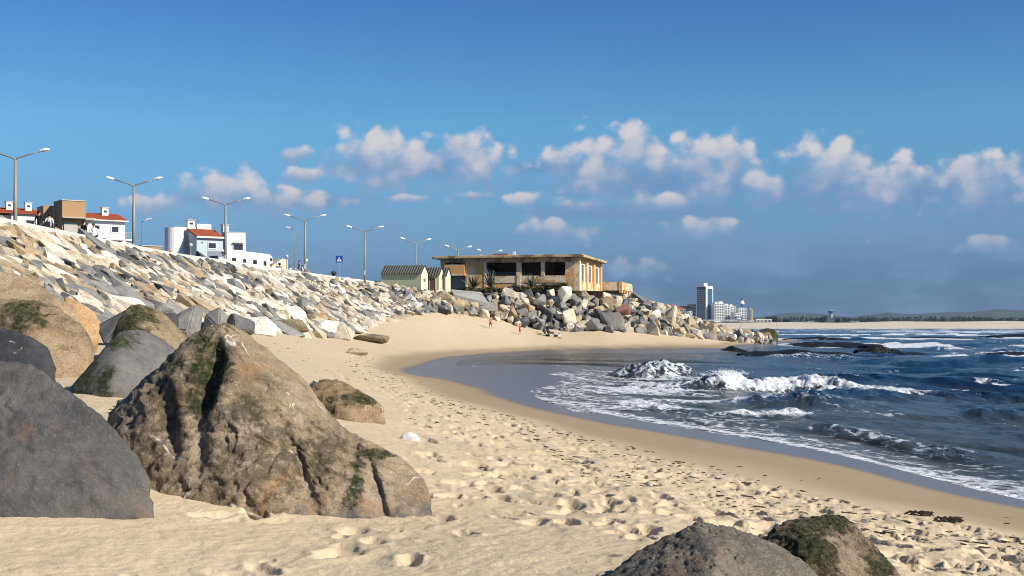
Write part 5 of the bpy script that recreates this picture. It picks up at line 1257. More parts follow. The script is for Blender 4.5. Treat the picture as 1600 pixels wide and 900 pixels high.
# ------------------------------------------------------------------ lamps, sign, plants
def build_lamps():
    pole = paint('galvanised lamp pole', (0.30, 0.29, 0.26), .6, .3, var=.2); head = paint('white lamp head', (0.72, 0.73, 0.73), .4, spec=.5); lens = paint('clear lens', (0.55, 0.57, 0.6), .2)
    spots = [(24, 248, .05), (209, 290, .08), (352.5, 320, .10), (476.5, 345, .12), (570, 362, .15), (649.5, 380, .45), (716, 391, .5), (765, 397, .5)]
    names = ['first lamp from the left, cut by the left edge', 'second lamp from the left, rising over the stones', 'third from the left, before the campers', 'fourth from the left, by the parapet group', 'fifth from the left, right of the blue sign', 'sixth from the left, rising over the long hut', 'seventh from the left, over the building roof', 'last one, half hidden behind the building roof']
    proto = None
    for (u, v, rz), nm in zip(spots, names):
        d = 10.2 * FPX / (HOR - v); x, y, z = P(u, v, d)
        if proto is None:
            proto = empty('street_lamp', (0, 0, 0)); h = 5.15
            MB().tube([(0, 0, -.3), (0, 0, 2.2), (0, 0, h)], [.13, .115, .08], 10).build('pole', pole, proto, smooth=True)
            B('base_door', lens, proto, (-.06, .06, -.135, -.11, .5, .95))
            for s in (-1, 1):
                a = MB().tube([(0, 0, h - .12), (s * .10, 0, h + .03), (s * .8, 0, h + .26), (s * 1.5, 0, h + .46)], [.06, .05, .042, .038], 8).build('arm', pole, proto, smooth=True)
                m = MB(); t = Vector((s, 0, .22)).normalized(); up = Vector((-t.z * s * 1.0, 0, abs(t.x))); o = Vector((s * 1.38, 0, h + .44))
                V, F = [], []
                for i, (l, w, hh) in enumerate([(0, .05, .06), (.12, .10, .10), (.38, .15, .13), (.58, .12, .10), (.68, .04, .04)]):
                    c = o + t * l
                    V += [c + Vector((0, -w, -.03)), c + Vector((0, w, -.03)), c + Vector((0, w * .7, 0)) + up * hh, c + Vector((0, -w * .7, 0)) + up * hh]
                for i in range(4):
                    for k in range(4): F.append((i * 4 + k, i * 4 + (k + 1) % 4, i * 4 + 4 + (k + 1) % 4, i * 4 + 4 + k))
                F += [(0, 1, 2, 3), (19, 18, 17, 16)]
                m.add(V, F); hd = m.build('lamp_head', head, proto)
                q = o + t * .36 + Vector((0, 0, -.045)); B('lens', lens, hd, (q.x - .16, q.x + .16, -.09, .09, q.z - .03, q.z))
            r = proto
        else:
            r = copy_tree(proto)
        r.location = (x, y, z - 5.15); r.rotation_euler = (0, 0, rz); tag(r, 'double-armed grey street lamp, ' + nm, 'street lamp', 'double-armed lamps along the promenade')
    def single(lab, u, v, d, h, s):
        x, y, z = P(u, v, d); r = empty('street_lamp', (x, y, z - h), 0, lab, 'street lamp', 'single-armed lamps further inland')
        MB().tube([(0, 0, -.4), (0, 0, h - .2), (s * .08, 0, h), (s * .45, 0, h + .12)], [.06, .045, .04, .035], 8).build('pole', pole, r, smooth=True)
        MB().prism([(s * .35, h + .08), (s * .62, h + .30), (s * 1.0, h + .34), (s * .98, h + .22), (s * .6, h + .06)], -.16, .16).build('lamp_head', head, r)
    single('thin single-armed lamp with white head beside the second tall lamp', 221, 346, 130, 5.6, 1)
    single('thin single-armed lamp left of the fourth tall lamp', 460, 358, 150, 6.6, -1)
    def globe(lab, u, v, d):
        x, y, z = P(u, v, d); r = empty('globe_lamp', (x, y, 7.65), 0, lab, 'street lamp', 'globe lamps by the houses'); h = z - 7.65
        MB().tube([(0, 0, 0), (0, 0, h - .2)], [.06, .04], 8).build('pole', pole, r, smooth=True)
        MB().lathe([(.02, -.19), (.13, -.15), (.19, -.02), (.19, .04), (.13, .15), (.02, .19)], (0, 0, h), 12).build('globe', head, r, smooth=True)
    globe('white globe lamp in front of the pale blue house', 298, 383, 128); globe('white globe lamp over the orange-roofed cream house', 448, 400.5, 150); globe('white globe lamp right beside the fourth tall lamp', 478.5, 407, 150)
    # pedestrian crossing sign
    x, y, z = P(530, 405, 137); r = empty('crossing_sign', (x, y, 7.6), 0.05, 'blue square crossing sign with white triangle on a thin post', 'sign'); h = z - 7.6
    MB().tube([(0, .03, -.2), (0, .03, h + .3)], .035, 8).build('post', pole, r)
    pb = B('panel', paint('sign blue', (0.015, 0.05, 0.32), .4), r, (-.36, .36, -.02, 0, h - .36, h + .36), bevel=.008)
    MB().add([(-.27, -.026, h - .24), (.27, -.026, h - .24), (0, -.026, h + .25)], [(0, 1, 2)]).build('triangle', WHITE, pb)
    bl = paint('sign black', (0.02, 0.02, 0.02), .6)
    m = MB(); F2 = -.031
    m.add([(-.03, F2, h + .06), (.03, F2, h + .06), (.035, F2, h + .11), (0, F2, h + .14), (-.035, F2, h + .11)], [(0, 1, 2, 3, 4)])
    m.add([(-.04, F2, h + .05), (.045, F2, h + .05), (.035, F2, h - .08), (-.035, F2, h - .08)], [(0, 1, 2, 3)])
    m.add([(-.035, F2, h - .08), (0, F2, h - .08), (-.07, F2, h - .21), (-.10, F2, h - .21)], [(0, 1, 2, 3)]); m.add([(0, F2, h - .08), (.035, F2, h - .08), (.10, F2, h - .21), (.07, F2, h - .21)], [(0, 1, 2, 3)])
    m.build('walking_figure', bl, pb)
build_lamps()
LEAF = None
def leaf_mat(name, lo, hi):
    m, nt, out = new_mat(name); c = MIX(nt, NOI(nt, POS(nt), 2.5, 4, .6), lo, hi); PRIN(nt, out, c, .6, 0, None, .3); return m
def build_plants():
    ag = leaf_mat('agave leaf', (0.06, 0.085, 0.06), (0.17, 0.20, 0.15)); gc = leaf_mat('low green shrub', (0.018, 0.030, 0.010), (0.07, 0.085, 0.025))
    def agave(lab, u, v, d, h, n, sd):
        x, y, z = P(u, v, d); r = np.random.default_rng(sd); m = MB(); root = empty('agave', (x, y, z), 0, lab, 'agave', 'agaves below the derelict building')
        for i in range(n):
            a = i * 2.4 + r.normal() * .2; el = r.uniform(.5, 1.45); L = h * r.uniform(.75, 1.05); w = .11
            dv = Vector((math.cos(a) * math.cos(el), math.sin(a) * math.cos(el), math.sin(el))); sd_ = Vector((-math.sin(a), math.cos(a), 0)); up = sd_.cross(dv)
            V = []
            for t, ww in ((0, .8), (.35, 1.0), (.7, .6), (1, .05)):
                c = dv * L * t + Vector((0, 0, -.18 * L * t * t * math.cos(el))); V += [c - sd_ * w * ww, c + up * (-.04), c + sd_ * w * ww]
            F = []
            for j in range(3):
                for k in range(2): F.append((j * 3 + k, j * 3 + k + 1, j * 3 + k + 4, j * 3 + k + 3))
            q = MB(); q.add(V, F); q.build('leaf', ag, root)
    agave('spiky agave at the left below the garage opening', 740, 450, 151, 1.9, 26, 1); agave('tallest spiky agave below the first window opening', 767, 449, 151, 2.3, 28, 2); agave('spiky agave below the second window opening', 831, 449.5, 152, 2.0, 26, 3)
    agave('single bushy spiky plant on the promenade left of the blue sign', 521, 431, 139, .7, 22, 4)
    r = np.random.default_rng(5); N = 5200
    t = r.random(N); px = np.interp(t, [0, .3, .6, 1], [-6.9, -2.5, 2.5, 6.6]); py = np.interp(t, [0, .3, .6, 1], [148.6, 150.3, 151.6, 152.6]) + r.uniform(-.9, .9, N)
    top = .55 + .3 * vnoise(xyz(px * .8, py * .8), 3); pz = np.interp(t, [0, 1], [6.35, 7.0]) + r.random(N) * np.maximum(top, .1)
    a = r.uniform(0, 6.28, N); s = r.uniform(.07, .16, N); tl = r.uniform(-.6, .9, N)
    dx = np.stack([np.cos(a), np.sin(a), 0 * a], 1) * s[:, None]; dy = np.stack([-np.sin(a) * np.cos(tl), np.cos(a) * np.cos(tl), np.sin(tl)], 1) * s[:, None] * .7; c = np.stack([px, py, pz], 1)
    V = np.stack([c - dx, c - dy, c + dx, c + dy], 1).reshape(-1, 3); F = np.arange(4 * N).reshape(-1, 4)
    o = link(bpy.data.objects.new('ground_cover', mesh_np('ground_cover', V, F, [gc], False))); tag(o, 'dark green shrubby ground cover along the foot of the derelict building', 'shrubs', kind='stuff')
    # scraps of seaweed on the sand
    sw = paint('dry black seaweed', (0.03, 0.022, 0.014), .8)
    V, F, b = [], [], 0
    for i in range(4200):
        y = 8 + 70 * r.random() ** 1.6; x = r.uniform(-.35, .45) * y; g = gz(x, y)
        if not ((.62 < g < .98 and y > 10) or (r.random() < .07 and .45 < g < 2.2 and y > 13)): continue
        a0 = r.uniform(0, 6.28); L = r.uniform(.04, .16); w = r.uniform(.005, .015) * (1 + y / 50); cx, cy = x, y; n = 5
        for j in range(n):
            a0 += r.normal() * .6; cx += math.cos(a0) * L / n; cy += math.sin(a0) * L / n; z = gz(cx, cy) + .022
            nx, ny = -math.sin(a0) * w, math.cos(a0) * w
            V += [(cx - nx, cy - ny, z), (cx, cy, z + w * .7), (cx + nx, cy + ny, z)]
            if j: F += [(b - 3, b, b + 1, b - 2), (b - 2, b + 1, b + 2, b - 1)]
            b += 3
    o = link(bpy.data.objects.new('seaweed_scraps', mesh_np('seaweed_scraps', V, F, [sw]))); tag(o, 'scattered dark seaweed scraps on the dry sand', 'seaweed', kind='stuff')
    for lab, u, v, d, n, sd in [('black strand of kelp on the damp sand, left of two', 1436, 797, 13.2, 5, 8), ('black clump of kelp on the damp sand nearer the right edge', 1482, 803, 12.8, 7, 9)]:
        x, y, _ = P(u, v, d); rr = np.random.default_rng(sd); m = MB()
        for i in range(n):
            a = rr.uniform(-.35, .35) + (3.14 if i % 2 else 0); pts = []
            for j in range(6): t = j / 5; pts.append((math.cos(a) * t * .15 + rr.normal() * .008, math.sin(a) * t * .12 + rr.normal() * .01, .015 + .045 * math.sin(t * 3.0 + i) ** 2))
            m.tube(pts, [.012, .016, .014, .013, .01, .004], 6)
        o = m.build('kelp_strand', sw, smooth=True, loc=(x, y, gz(x, y) + .01)); tag(o, lab, 'seaweed')
build_plants()

# ------------------------------------------------------------------ people
SKIN = paint('skin', (0.50, 0.28, 0.18), .6, var=.05)
def cloth(name, col): return paint('cloth ' + name, col, .9, var=.12, scale=6)
def person(lab, loc, h, face, pose='stand', top=None, legs=None, hair=(0.02, 0.015, 0.012), shoes=None, bare_top=False, bare_legs=False, group=None, arms='down'):
    """one continuous skinned body; clothing follows the body by bone region"""
    k = h / 1.75
    J = {}; E = []; Rd = {}; reg = {}
    def j(n, p, r, par=None, g='top'):
        J[n] = Vector(p) * k; Rd[n] = r * k; reg[n] = g
        if par: E.append((par, n))
    hip = .93
    if pose == 'sit': hip = .12
    if pose == 'crouch': hip = .38
    lean = {'stand': 0.0, 'walk': .05, 'sit': .05, 'crouch': .25}[pose]
    j('pelvis', (0, 0, hip), .135, None, 'legs'); j('waist', (0, -lean * .3, hip + .17), .12, 'pelvis'); j('chest', (0, -lean * .8, hip + .36), .145, 'waist'); j('neckb', (0, -lean, hip + .50), .075, 'chest')
    j('neck', (0, -lean, hip + .57), .05, 'neckb', 'skin'); j('head', (0, -lean - .015, hip + .68), .088, 'neck', 'skin'); j('crown', (0, -lean - .01, hip + .76), .075, 'head', 'skin'); j('nose', (0, -lean - .115, hip + .665), .016, 'head', 'skin')
    for s, n in ((-1, 'l'), (1, 'r')):
        j('sh' + n, (s * .19, -lean, hip + .47), .062, 'neckb')
        if arms == 'down': el, wr = (s * .25, -lean + .02, hip + .20), (s * .25, -lean - .08, hip - .03)
        elif arms == 'front': el, wr = (s * .23, -lean - .08, hip + .22), (s * .10, -lean - .28, hip + .27)
        else: el, wr = (s * .25, -lean - .10, hip + .24), (s * .10, -lean - .30, hip + .36)
        j('el' + n, el, .044, 'sh' + n, 'top' if not bare_top else 'skin'); j('wr' + n, wr, .030, 'el' + n, 'skin')
        d = (Vector(wr) - Vector(el)).normalized(); sd = Vector((0, 1, 0)).cross(d).normalized() if abs(d.y) < .9 else Vector((1, 0, 0))
        fw = Vector((0, -1, 0)) if abs(d.y) < .7 else Vector((0, 0, 1))
        j('pm' + n, tuple(Vector(wr) + d * .07), .032, 'wr' + n, 'skin')
        for f in range(4): j('f%d' % f + n, tuple(Vector(wr) + d * (.155 - .012 * abs(f - 1)) + fw * (.026 * (f - 1.5)) + sd * .01), .009, 'pm' + n, 'skin')
        j('th' + n, tuple(Vector(wr) + d * .09 + fw * .06), .010, 'wr' + n, 'skin')
        j('hj' + n, (s * .09, 0, hip - .05), .10, 'pelvis', 'legs')
        if pose == 'sit': kn, an, to = (s * .13, -.42, hip + .10), (s * .12, -.62, hip - .25), (s * .13, -.80, hip - .28)
        elif pose == 'crouch': kn, an, to = (s * .16, -.38, hip + .06), (s * .14, -.10, .08), (s * .15, -.26, .04)
        elif pose == 'walk': kn, an, to = (s * .09, -.10 - s * .10, .50), (s * .09, .02 - s * .20, .09), (s * .10, -.14 - s * .20, .04)
        else: kn, an, to = (s * .10, -.02, .50), (s * .10, .03, .08), (s * .12, -.14, .04)
        j('kn' + n, kn, .062, 'hj' + n, 'legs'); j('an' + n, an, .042, 'kn' + n, 'skin' if bare_legs else 'legs'); j('to' + n, to, .036, 'an' + n, 'skin' if shoes is None else 'shoe')
    names = list(J); idx = {n: i for i, n in enumerate(names)}
    me = bpy.data.meshes.new('tmp'); me.from_pydata([J[n] for n in names], [(idx[a], idx[b]) for a, b in E], [])
    o = bpy.data.objects.new('tmp', me); COL.objects.link(o)
    sk = o.modifiers.new('s', 'SKIN'); sk.use_smooth_shade = True; o.modifiers.new('d', 'SUBSURF').levels = 1
    if not me.skin_vertices: me.skin_vertices.new()
    for i, n in enumerate(names): me.skin_vertices[0].data[i].radius = (Rd[n], Rd[n] * (.78 if n in ('chest', 'waist', 'pelvis') else 1)); me.skin_vertices[0].data[i].use_root = (i == 0)
    bpy.context.view_layer.update(); dg = bpy.context.evaluated_depsgraph_get()
    bm = bpy.data.meshes.new_from_object(o.evaluated_get(dg)); bpy.data.objects.remove(o)
    mats = [SKIN, top or SKIN, legs or SKIN, shoes or SKIN]; bm.materials.clear()
    for m in mats: bm.materials.append(m)
    seg = [(J[a], J[b], reg[b]) for a, b in E]
    ri = {'skin': 0, 'top': 0 if (bare_top or top is None) else 1, 'legs': 2, 'shoe': 3}
    A = np.array([s[0][:] for s in seg]); Bv = np.array([s[1][:] for s in seg]); ab = Bv - A; l2 = (ab ** 2).sum(1)
    for pl in bm.polygons:
        c = np.array(pl.center[:]); t = np.clip(((c - A) * ab).sum(1) / l2, 0, 1); q = int(np.argmin(((c - A - ab * t[:, None]) ** 2).sum(1)))
        g = seg[q][2]
        if g == 'top' and c[2] < (hip + .02) * k and pose != 'sit': g = 'legs' if abs(c[0]) < .17 * k else g
        pl.material_index = ri[g]; pl.use_smooth = True
    bm.name = 'body'
    root = empty('person', loc, face, lab, 'person', group)
    b = bpy.data.objects.new('body', bm); link(b, root)
    # hair cap
    V, F = ico(3); sel = (V[:, 2] > -.05) | (V[:, 1] > .25); hd = np.array((J['head'] * .5 + J['crown'] * .5)[:]); keep = sel[F].all(1)
    me = mesh_np('hair', V * np.array([.094, .108, .108]) * k + hd + np.array([0, .014, .012]) * k, F[keep], [cloth('hair %.2f' % hair[0], hair)]); link(bpy.data.objects.new('hair', me), root)
    return root
def build_people():
    blk, wht, den, red, gry = cloth('black', (0.015, 0.015, 0.018)), cloth('white', (0.75, 0.75, 0.74)), cloth('denim', (0.035, 0.055, 0.11)), cloth('red', (0.42, 0.03, 0.03)), cloth('grey', (0.30, 0.30, 0.30))
    shoe = cloth('shoe', (0.04, 0.035, 0.03)); navy = cloth('navy', (0.03, 0.03, 0.06))
    def at(u, d, z): return ((u - 800) * d / FPX, d, z)
    G1 = 'walkers on the promenade'
    person('person in black top and jeans standing on the promenade at far left, seen from behind', at(61, 76, 7.68), 1.80, R(170), 'stand', blk, den, shoes=shoe, group=G1)
    p = person('person in white shirt with dark bag standing beside the one in black', at(77, 76.3, 7.68), 1.66, R(-165), 'stand', wht, den, shoes=shoe, group=G1)
    x, y, z = at(74.5, 75.9, 8.45)
    o = MB().box(-.16, .16, -.06, .06, 0, .36).build('shoulder_bag', navy, None, loc=(x, y, z), bevel=.03); MB().tube([(-.1, 0, .35), (.0, .05, .62), (.12, 0, .35)], .012, 6).build('strap', navy, o); tag(o, 'dark shoulder bag carried by the person in the white shirt', 'bag')
    person('person in black sitting on the promenade edge', at(130, 77, 8.02), 1.78, R(150), 'sit', blk, den, shoes=shoe, group='pair seated on the promenade edge')
    person('person in white hooded top sitting next to the one in black', at(146, 78, 7.98), 1.66, R(190), 'sit', wht, den, hair=(0.03, 0.03, 0.06), shoes=shoe, group='pair seated on the promenade edge')
    G3 = 'group at the parapet by the fourth lamp'
    person('person in bright red top at the parapet', at(437, 129, 7.95), 1.75, R(20), 'sit', red, navy, shoes=shoe, group=G3)
    person('person in white top sitting right of the one in red', at(453, 129.5, 7.85), 1.70, R(-10), 'sit', wht, den, shoes=shoe, group=G3)
    person('person in grey top standing next to the fourth tall lamp', at(467.5, 131, 7.62), 1.72, R(-60), 'stand', gry, den, shoes=shoe, group=G3)
    person('person in pale clothes crouching at the foot of the fourth lamp', at(475, 127, 7.6), 1.55, R(-60), 'crouch', wht, gry, shoes=shoe, group=G3)
    G4 = 'children on the sand below the boulders'
    def onsand(u, d): x = (u - 800) * d / FPX; return (x, d, gz(x, d) - .01)
    person('child in red shorts walking on the open sand', onsand(812, 136), 1.15, R(60), 'walk', red, red, bare_legs=True, group=G4, arms='front')
    person('child in pink top with bare legs on sand beneath the concrete slab', onsand(766, 134), 1.35, R(40), 'walk', cloth('pink', (0.55, 0.20, 0.16)), navy, bare_legs=True, group=G4)
    person('adult in dark clothes crouching behind the pushchair on the sand', onsand(849, 141), 1.75, R(70), 'crouch', navy, blk, shoes=shoe)
    person('small child in white sitting on the sand beside the pushchair', tuple(np.array(onsand(874, 139)) + [0, 0, .03]), 1.05, R(30), 'sit', wht, wht, bare_legs=True)
    x, y, z = onsand(861, 139.5)
    r = empty('pushchair', (x, y, z), R(-20), 'dark pushchair with big wheels standing on the sand before the boulders', 'pushchair'); me_ = paint('grey tube', (0.3, 0.3, 0.32), .4, .6)
    MB().prism([(-.35, .35), (.25, .35), (.32, .50), (-.15, .55), (-.45, 1.0), (-.55, .98)], -.24, .24).build('seat', navy, r, bevel=.02)
    MB().prism([(-.5, .95), (-.42, 1.15), (-.1, 1.22), (.1, 1.05), (-.1, 1.12), (-.38, 1.0)], -.26, .26).build('hood', blk, r, bevel=.02)
    fr = MB()
    for s in (-.26, .26): fr.tube([(-.75, s, 1.0), (.1, s, .4), (.55, s, .15)], .018, 6); fr.tube([(-.4, s, .15), (.1, s, .6)], .018, 6)
    fr.tube([(-.75, -.26, 1.0), (-.75, .26, 1.0)], .02, 6); fr.build('frame', me_, r)
    for wx, wz, rr in ((-.4, .15, .16), (.55, .13, .13)):
        for s in (-.29, .29): MB().lathe([(rr - .05, -.02), (rr, -.02), (rr, .02), (rr - .05, .02)], n=16).build('wheel', blk, r, loc=(wx, s, wz), rot=(R(90), 0, 0))
    d = 213; x, y, z = onsand(1214, d)
    person('angler in white top and dark trousers standing on the sand spit', (x, y, z), 1.76, R(0), 'stand', wht, navy, shoes=shoe, arms='up')
    rodm = paint('dark rod', (0.05, 0.04, 0.035), .5)
    o = MB().tube([(0, 0, 0), (0, .1, 1.0), (-.05, .3, 2.4), (-.15, .7, 3.9)], [.03, .028, .02, .012], 6).build('fishing_rod', rodm, None, loc=(x, y - .3 * 1.0, z + .75)); MB().lathe([(.02, -.05), (.06, -.05), (.06, .05), (.02, .05)], (0, 0, .45), 8).build('reel', rodm, o, rot=(0, 0, 0)); tag(o, 'upright fishing rod held by the angler on the spit', 'fishing rod')
    x, y, _ = P(1148, 524, 178); z = gz(x, y)
    o = MB().tube([(0, 0, .2), (.55, .1, 1.2), (1.3, .2, 2.6)], [.03, .024, .014], 6).build('fishing_rod', rodm, None, loc=(x, y, max(z, .8) + .1)); MB().tube([(.02, 0, -.6), (.05, 0, .5)], .03, 6).build('stand', rodm, o); tag(o, 'slanting fishing rod propped over the end of the boulder heap', 'fishing rod')
build_people()
# bushy rock at the end of the bank and two rocks beside it
def spit_rocks():
    weed = rock_mat('weed-grown rock', [(0.03, 0.035, 0.02), (0.06, 0.06, 0.03), (0.10, 0.09, 0.05)], moss=.8, scale=.8, bump=1.0)
    def st(lab, u, v, d, sz, rz, k, mat):
        V, F = template(4, k, False); V = V * np.array(sz); me = mesh_np('spit_rock', V - [0, 0, V[:, 2].min()], F, [mat], False); o = link(bpy.data.objects.new('spit_rock', me))
        x, y, _ = P(u, v, d); o.location = (x, y, gz(x, y) - .15 * sz[2]); o.rotation_euler = (0, 0, rz); tag(o, lab, 'rock')
    st('dark weed-grown rock mound left of the angler', 1191, 531, 190, (4.6, 3, 2.6), .2, 1, weed); st('pale brown block left of the weed-grown mound', 1162, 533, 178, (2.6, 2, 1.9), .5, 2, STONE[2])
    st('small grey stone between the brown block and the weedy mound', 1176, 536, 176, (1.5, 1.2, 1.2), .9, 3, STONE[3]); st('white stone at the water edge below the boulder heap', 1143, 537, 165, (1.2, 1, .8), .3, 4, STONE[1])
    st('reddish flat stone lying at the tip of the boulder heap', 1136, 533, 168, (1.8, 1.2, .9), -.4, 5, STONE[5])
spit_rocks()

# ------------------------------------------------------------------ far town
def build_town():
    D = 1650.0; pp = FPX / D
    Zg = 8.3
    zv = lambda v, d=D: EYE - (v - HOR) * d / FPX
    xu = lambda u, d=D: (u - 800) * d / FPX
    wh = paint('far white render', (0.74, 0.73, 0.70), .8, var=.08, scale=.1); bluegl = paint('blue tower glass', (0.035, 0.10, 0.17), .25, var=.15, scale=.08, spec=.6); greyb = paint('grey-blue tower wall', (0.075, 0.095, 0.13), .6, var=.1, scale=.1)
    win = paint('far window', (0.05, 0.06, 0.075), .3); tanb = paint('tan far render', (0.45, 0.38, 0.28), .85, var=.1, scale=.1)
    th = R(42)
    def root(lab, u, d=D, cat='building', name='tower_block', rz=0.0): return empty(name, (xu(u, d), d, Zg), rz, lab, cat)
    # glass tower, corner towards us
    r = root('tall tower block with a blue glass face and white frame beyond the beach', 1103.5, cat='tower block', rz=th); H = zv(448) - Zg; b = 14.0 / math.cos(th) * 11.5 / 14 ; a = 11.0 / math.sin(th)
    W_ = 12 / pp / math.cos(th); Ld = 13 / pp / math.sin(th)
    B('core', greyb, r, (0.3, W_ - .3, 0.3, Ld, 0, H))
    for z0, z1 in ((0, 3.2), (H - 2.4, H)): B('frame', wh, r, (0, W_, -.4, .29, z0, z1))
    B('frame', wh, r, (0, 2.0, -.4, .29, 3.203, H - 2.403)); B('frame', wh, r, (W_ - 1.2, W_, -.4, .29, 3.203, H - 2.403))
    for i in range(14):
        z = 3.6 + i * (H - 6.6) / 14; B('glass_panel', bluegl, r, (2.0, W_ - 1.2, -.1, .28, z, z + (H - 6.6) / 14 - .15))
    for i in range(15):
        z = 5 + i * (H - 7) / 15; B('storey_band', wh, r, (-.5, .28, 2.5, Ld - .4, z, z + (H - 7) / 15 * .24))
    B('corner_fin', wh, r, (-.5, .28, .0, 1.3, 0, H)); B('roof_house', wh, r, (-1, W_ * .45, 3, 9, H + .003, zv(442) - Zg)); B('parapet', wh, r, (-.5, W_, .3, Ld, H + .003, H + .9))
    def block(lab, u0, u1, vt, d, floors, bays, mat=wh, roof=None, steps=None, vb=500, rz=.2):
        r = empty('apartment_block', (xu(u0, d), d, Zg), rz, lab, 'apartment block'); w = (u1 - u0) * d / FPX / math.cos(rz); Hh = zv(vt, d) - Zg
        B('wall', mat, r, (0, w, 0, 14, 0, Hh))
        fh = Hh / floors
        for f in range(floors):
            for k in range(bays):
                x0 = w * (k + .22) / bays; x1 = w * (k + .78) / bays; B('window', win, r, (x0, x1, -.15, .05, f * fh + fh * .30, f * fh + fh * .78))
            B('slab', mat, r, (-.2, w + .2, -.9, -.003, f * fh, f * fh + .35)) if f else None
        if roof: MB().prismx([(-.6, Hh + .003), (14.6, Hh + .003), (7, Hh + 3.6)], -.5, w + .5).build('roof', roof, r)
        for s in (steps or []): B('roof_block', mat, r, (w * s[0], w * s[1], 2, 10, Hh + .003, Hh + s[2]))
        return r
    block('tall white apartment block right next to the glass tower', 1116.5, 1132, 474, 1640, 7, 4, steps=[(.1, .35, 2), (.5, .9, 2.6)])
    block('white apartment block second from the glass tower, balconies across', 1132.5, 1141, 476.5, 1646, 7, 2, steps=[(.2, .7, 1.5)]); block('narrow white block third from the glass tower', 1141.5, 1149.5, 478, 1652, 6, 2, steps=[(.1, .5, 2)])
    block('low white building in front of the stepped white blocks', 1148, 1158, 489, 1630, 3, 4)
    r = block('white block with a pointed top and dark turret, rightmost of the white ones', 1155, 1166.5, 481, 1655, 6, 3); MB().prismx([(0, 23.2), (8, 23.2), (4, 28)], 4, 7.5).build('gable', wh, r)
    MB().lathe([(.9, 20), (.9, 28.5), (1.1, 28.7), (.2, 32)], (5.2, 4, 0), 8).build('turret', paint('dark slate', (0.04, 0.045, 0.05), .6), r)
    block('long pale building with a red roof left of the glass tower', 1056, 1083, 482.5, 1660, 4, 9, tanb, RED); block('slim cream tower left of the glass tower', 1081, 1087.5, 475, 1668, 6, 2, paint('cream far render', (0.62, 0.56, 0.44), .8), rz=.3)
    block('white low hotel building in front of the red-roofed one', 1070, 1082, 486.5, 1640, 4, 5)
    block('dark brown block peeping up left of the red roof', 1040, 1057, 480, 1690, 4, 5, tanb, RED)
    # beach monument tower
    r = root('brown brick clock tower alone on the far beach edge', 1173.5, 1620, 'tower', 'clock_tower'); Hm = zv(480.5, 1620) - Zg; bm_ = paint('brown monument brick', (0.22, 0.17, 0.13), .9, var=.2, scale=.4)
    B('shaft', bm_, r, (-2.4, .2, -2, 2, 0, Hm)); B('pier', tanb, r, (.2, 2.2, -1.6, 1.6, 0, Hm * .86)); B('base', tanb, r, (-3.4, 3.6, -3, 3, 0, 2.5)); MB().lathe([(1.0, 0), (1.0, .2)], n=14).build('clock_face', wh, r, loc=(-1.1, -2.02, Hm * .9), rot=(R(90), 0, 0))
    m = empty('beach_arcade', (xu(1176), 1625, Zg), 0, 'long low white arcade right of the brick tower', 'arcade'); B('roof', wh, m, (0, 24 / pp, 0, 5, 2.6, 3.6))
    for k in range(12): B('column', wh, m, (k * 1.75, k * 1.75 + .5, .2, .7, 0, 2.6))
    m = empty('beach_arcade', (xu(1090), 1625, Zg), 0, 'long low white arcade below the tower and apartment blocks', 'arcade'); B('roof', wh, m, (0, 80 / pp, 0, 5, 1.9, 2.7))
    for k in range(30): B('column', wh, m, (k * 2.2, k * 2.2 + .5, .2, .7, 0, 1.9))
    # right-hand part: control tower, sheds, flats
    r = root('dark-topped grey water tower on the far shore', 1298.5, 1700, 'tower', 'water_tower'); Hc = zv(485, 1700) - Zg
    MB().lathe([(3.0, 0), (2.3, 3), (1.9, Hc * .7), (3.4, Hc * .78), (3.4, Hc * .97), (1.2, Hc)], n=12).build('shaft', paint('pale tower render', (0.42, 0.42, 0.40), .8), r); MB().lathe([(3.46, Hc * .80), (3.46, Hc * .95)], n=12).build('window_band', win, r); B('base', greyb, r, (-7, 11, -4, 6, 0, 6))
    def shed(lab, u0, u1, vt, d, mat):
        r = empty('warehouse', (xu(u0, d), d, Zg), 0, lab, 'warehouse'); w = (u1 - u0) * d / FPX; h = zv(vt, d) - Zg
        B('wall', mat, r, (0, w, 0, 18, 0, h * .8)); MB().prism([(-.3, h * .8 + .003), (w + .3, h * .8 + .003), (w * .5, h)], -.3, 18.3).build('roof', mat, r); B('door', win, r, (w * .35, w * .6, -.1, .1, 0, h * .55))
    ltb = paint('pale blue shed', (0.50, 0.60, 0.66), .7)
    shed('pale blue-white shed on the far beach right of the water tower', 1330, 1342, 501.5, 1660, ltb); shed('white shed just left of the water tower', 1262, 1272, 501.8, 1660, wh); shed('small white hut near the middle of the far beach top', 1420, 1427, 501.8, 1680, wh)
    shed('grey shed by the dark trees left of the white shed', 1236, 1250, 500.5, 1690, greyb); shed('grey low shed right of the pale blue-white one', 1366, 1386, 502, 1700, greyb)
    zs = [(1456, 1466, 499.5, 3, 'first small white block of the far right row'), (1467, 1476, 501, 2, 'second, lower block of the far right row'), (1477, 1492, 499.8, 3, 'third, widest block of the far right row'), (1494, 1514, 501.2, 2, 'fourth, long low block of the far right row'), (1518, 1530, 501, 3, 'fifth block after a gap in the far right row'), (1540, 1556, 500.5, 3, 'sixth, grey block of the far right row'), (1562, 1572, 500, 3, 'seventh block of the far right row'), (1575, 1589, 498.8, 4, 'tallest cream block near the right end of the far shore'), (1592, 1612, 501, 2, 'last low block cut by the right edge of the far shore')]
    for i, (u0, u1, vt, fl, lab) in enumerate(zs): block(lab, u0, u1, vt, 2000, fl, max(2, int((u1 - u0) / 3)), [wh, wh, wh, tanb, greyb, greyb, tanb, paint('cream far render', (0.62, 0.56, 0.44), .8), tanb][i], rz=.05)
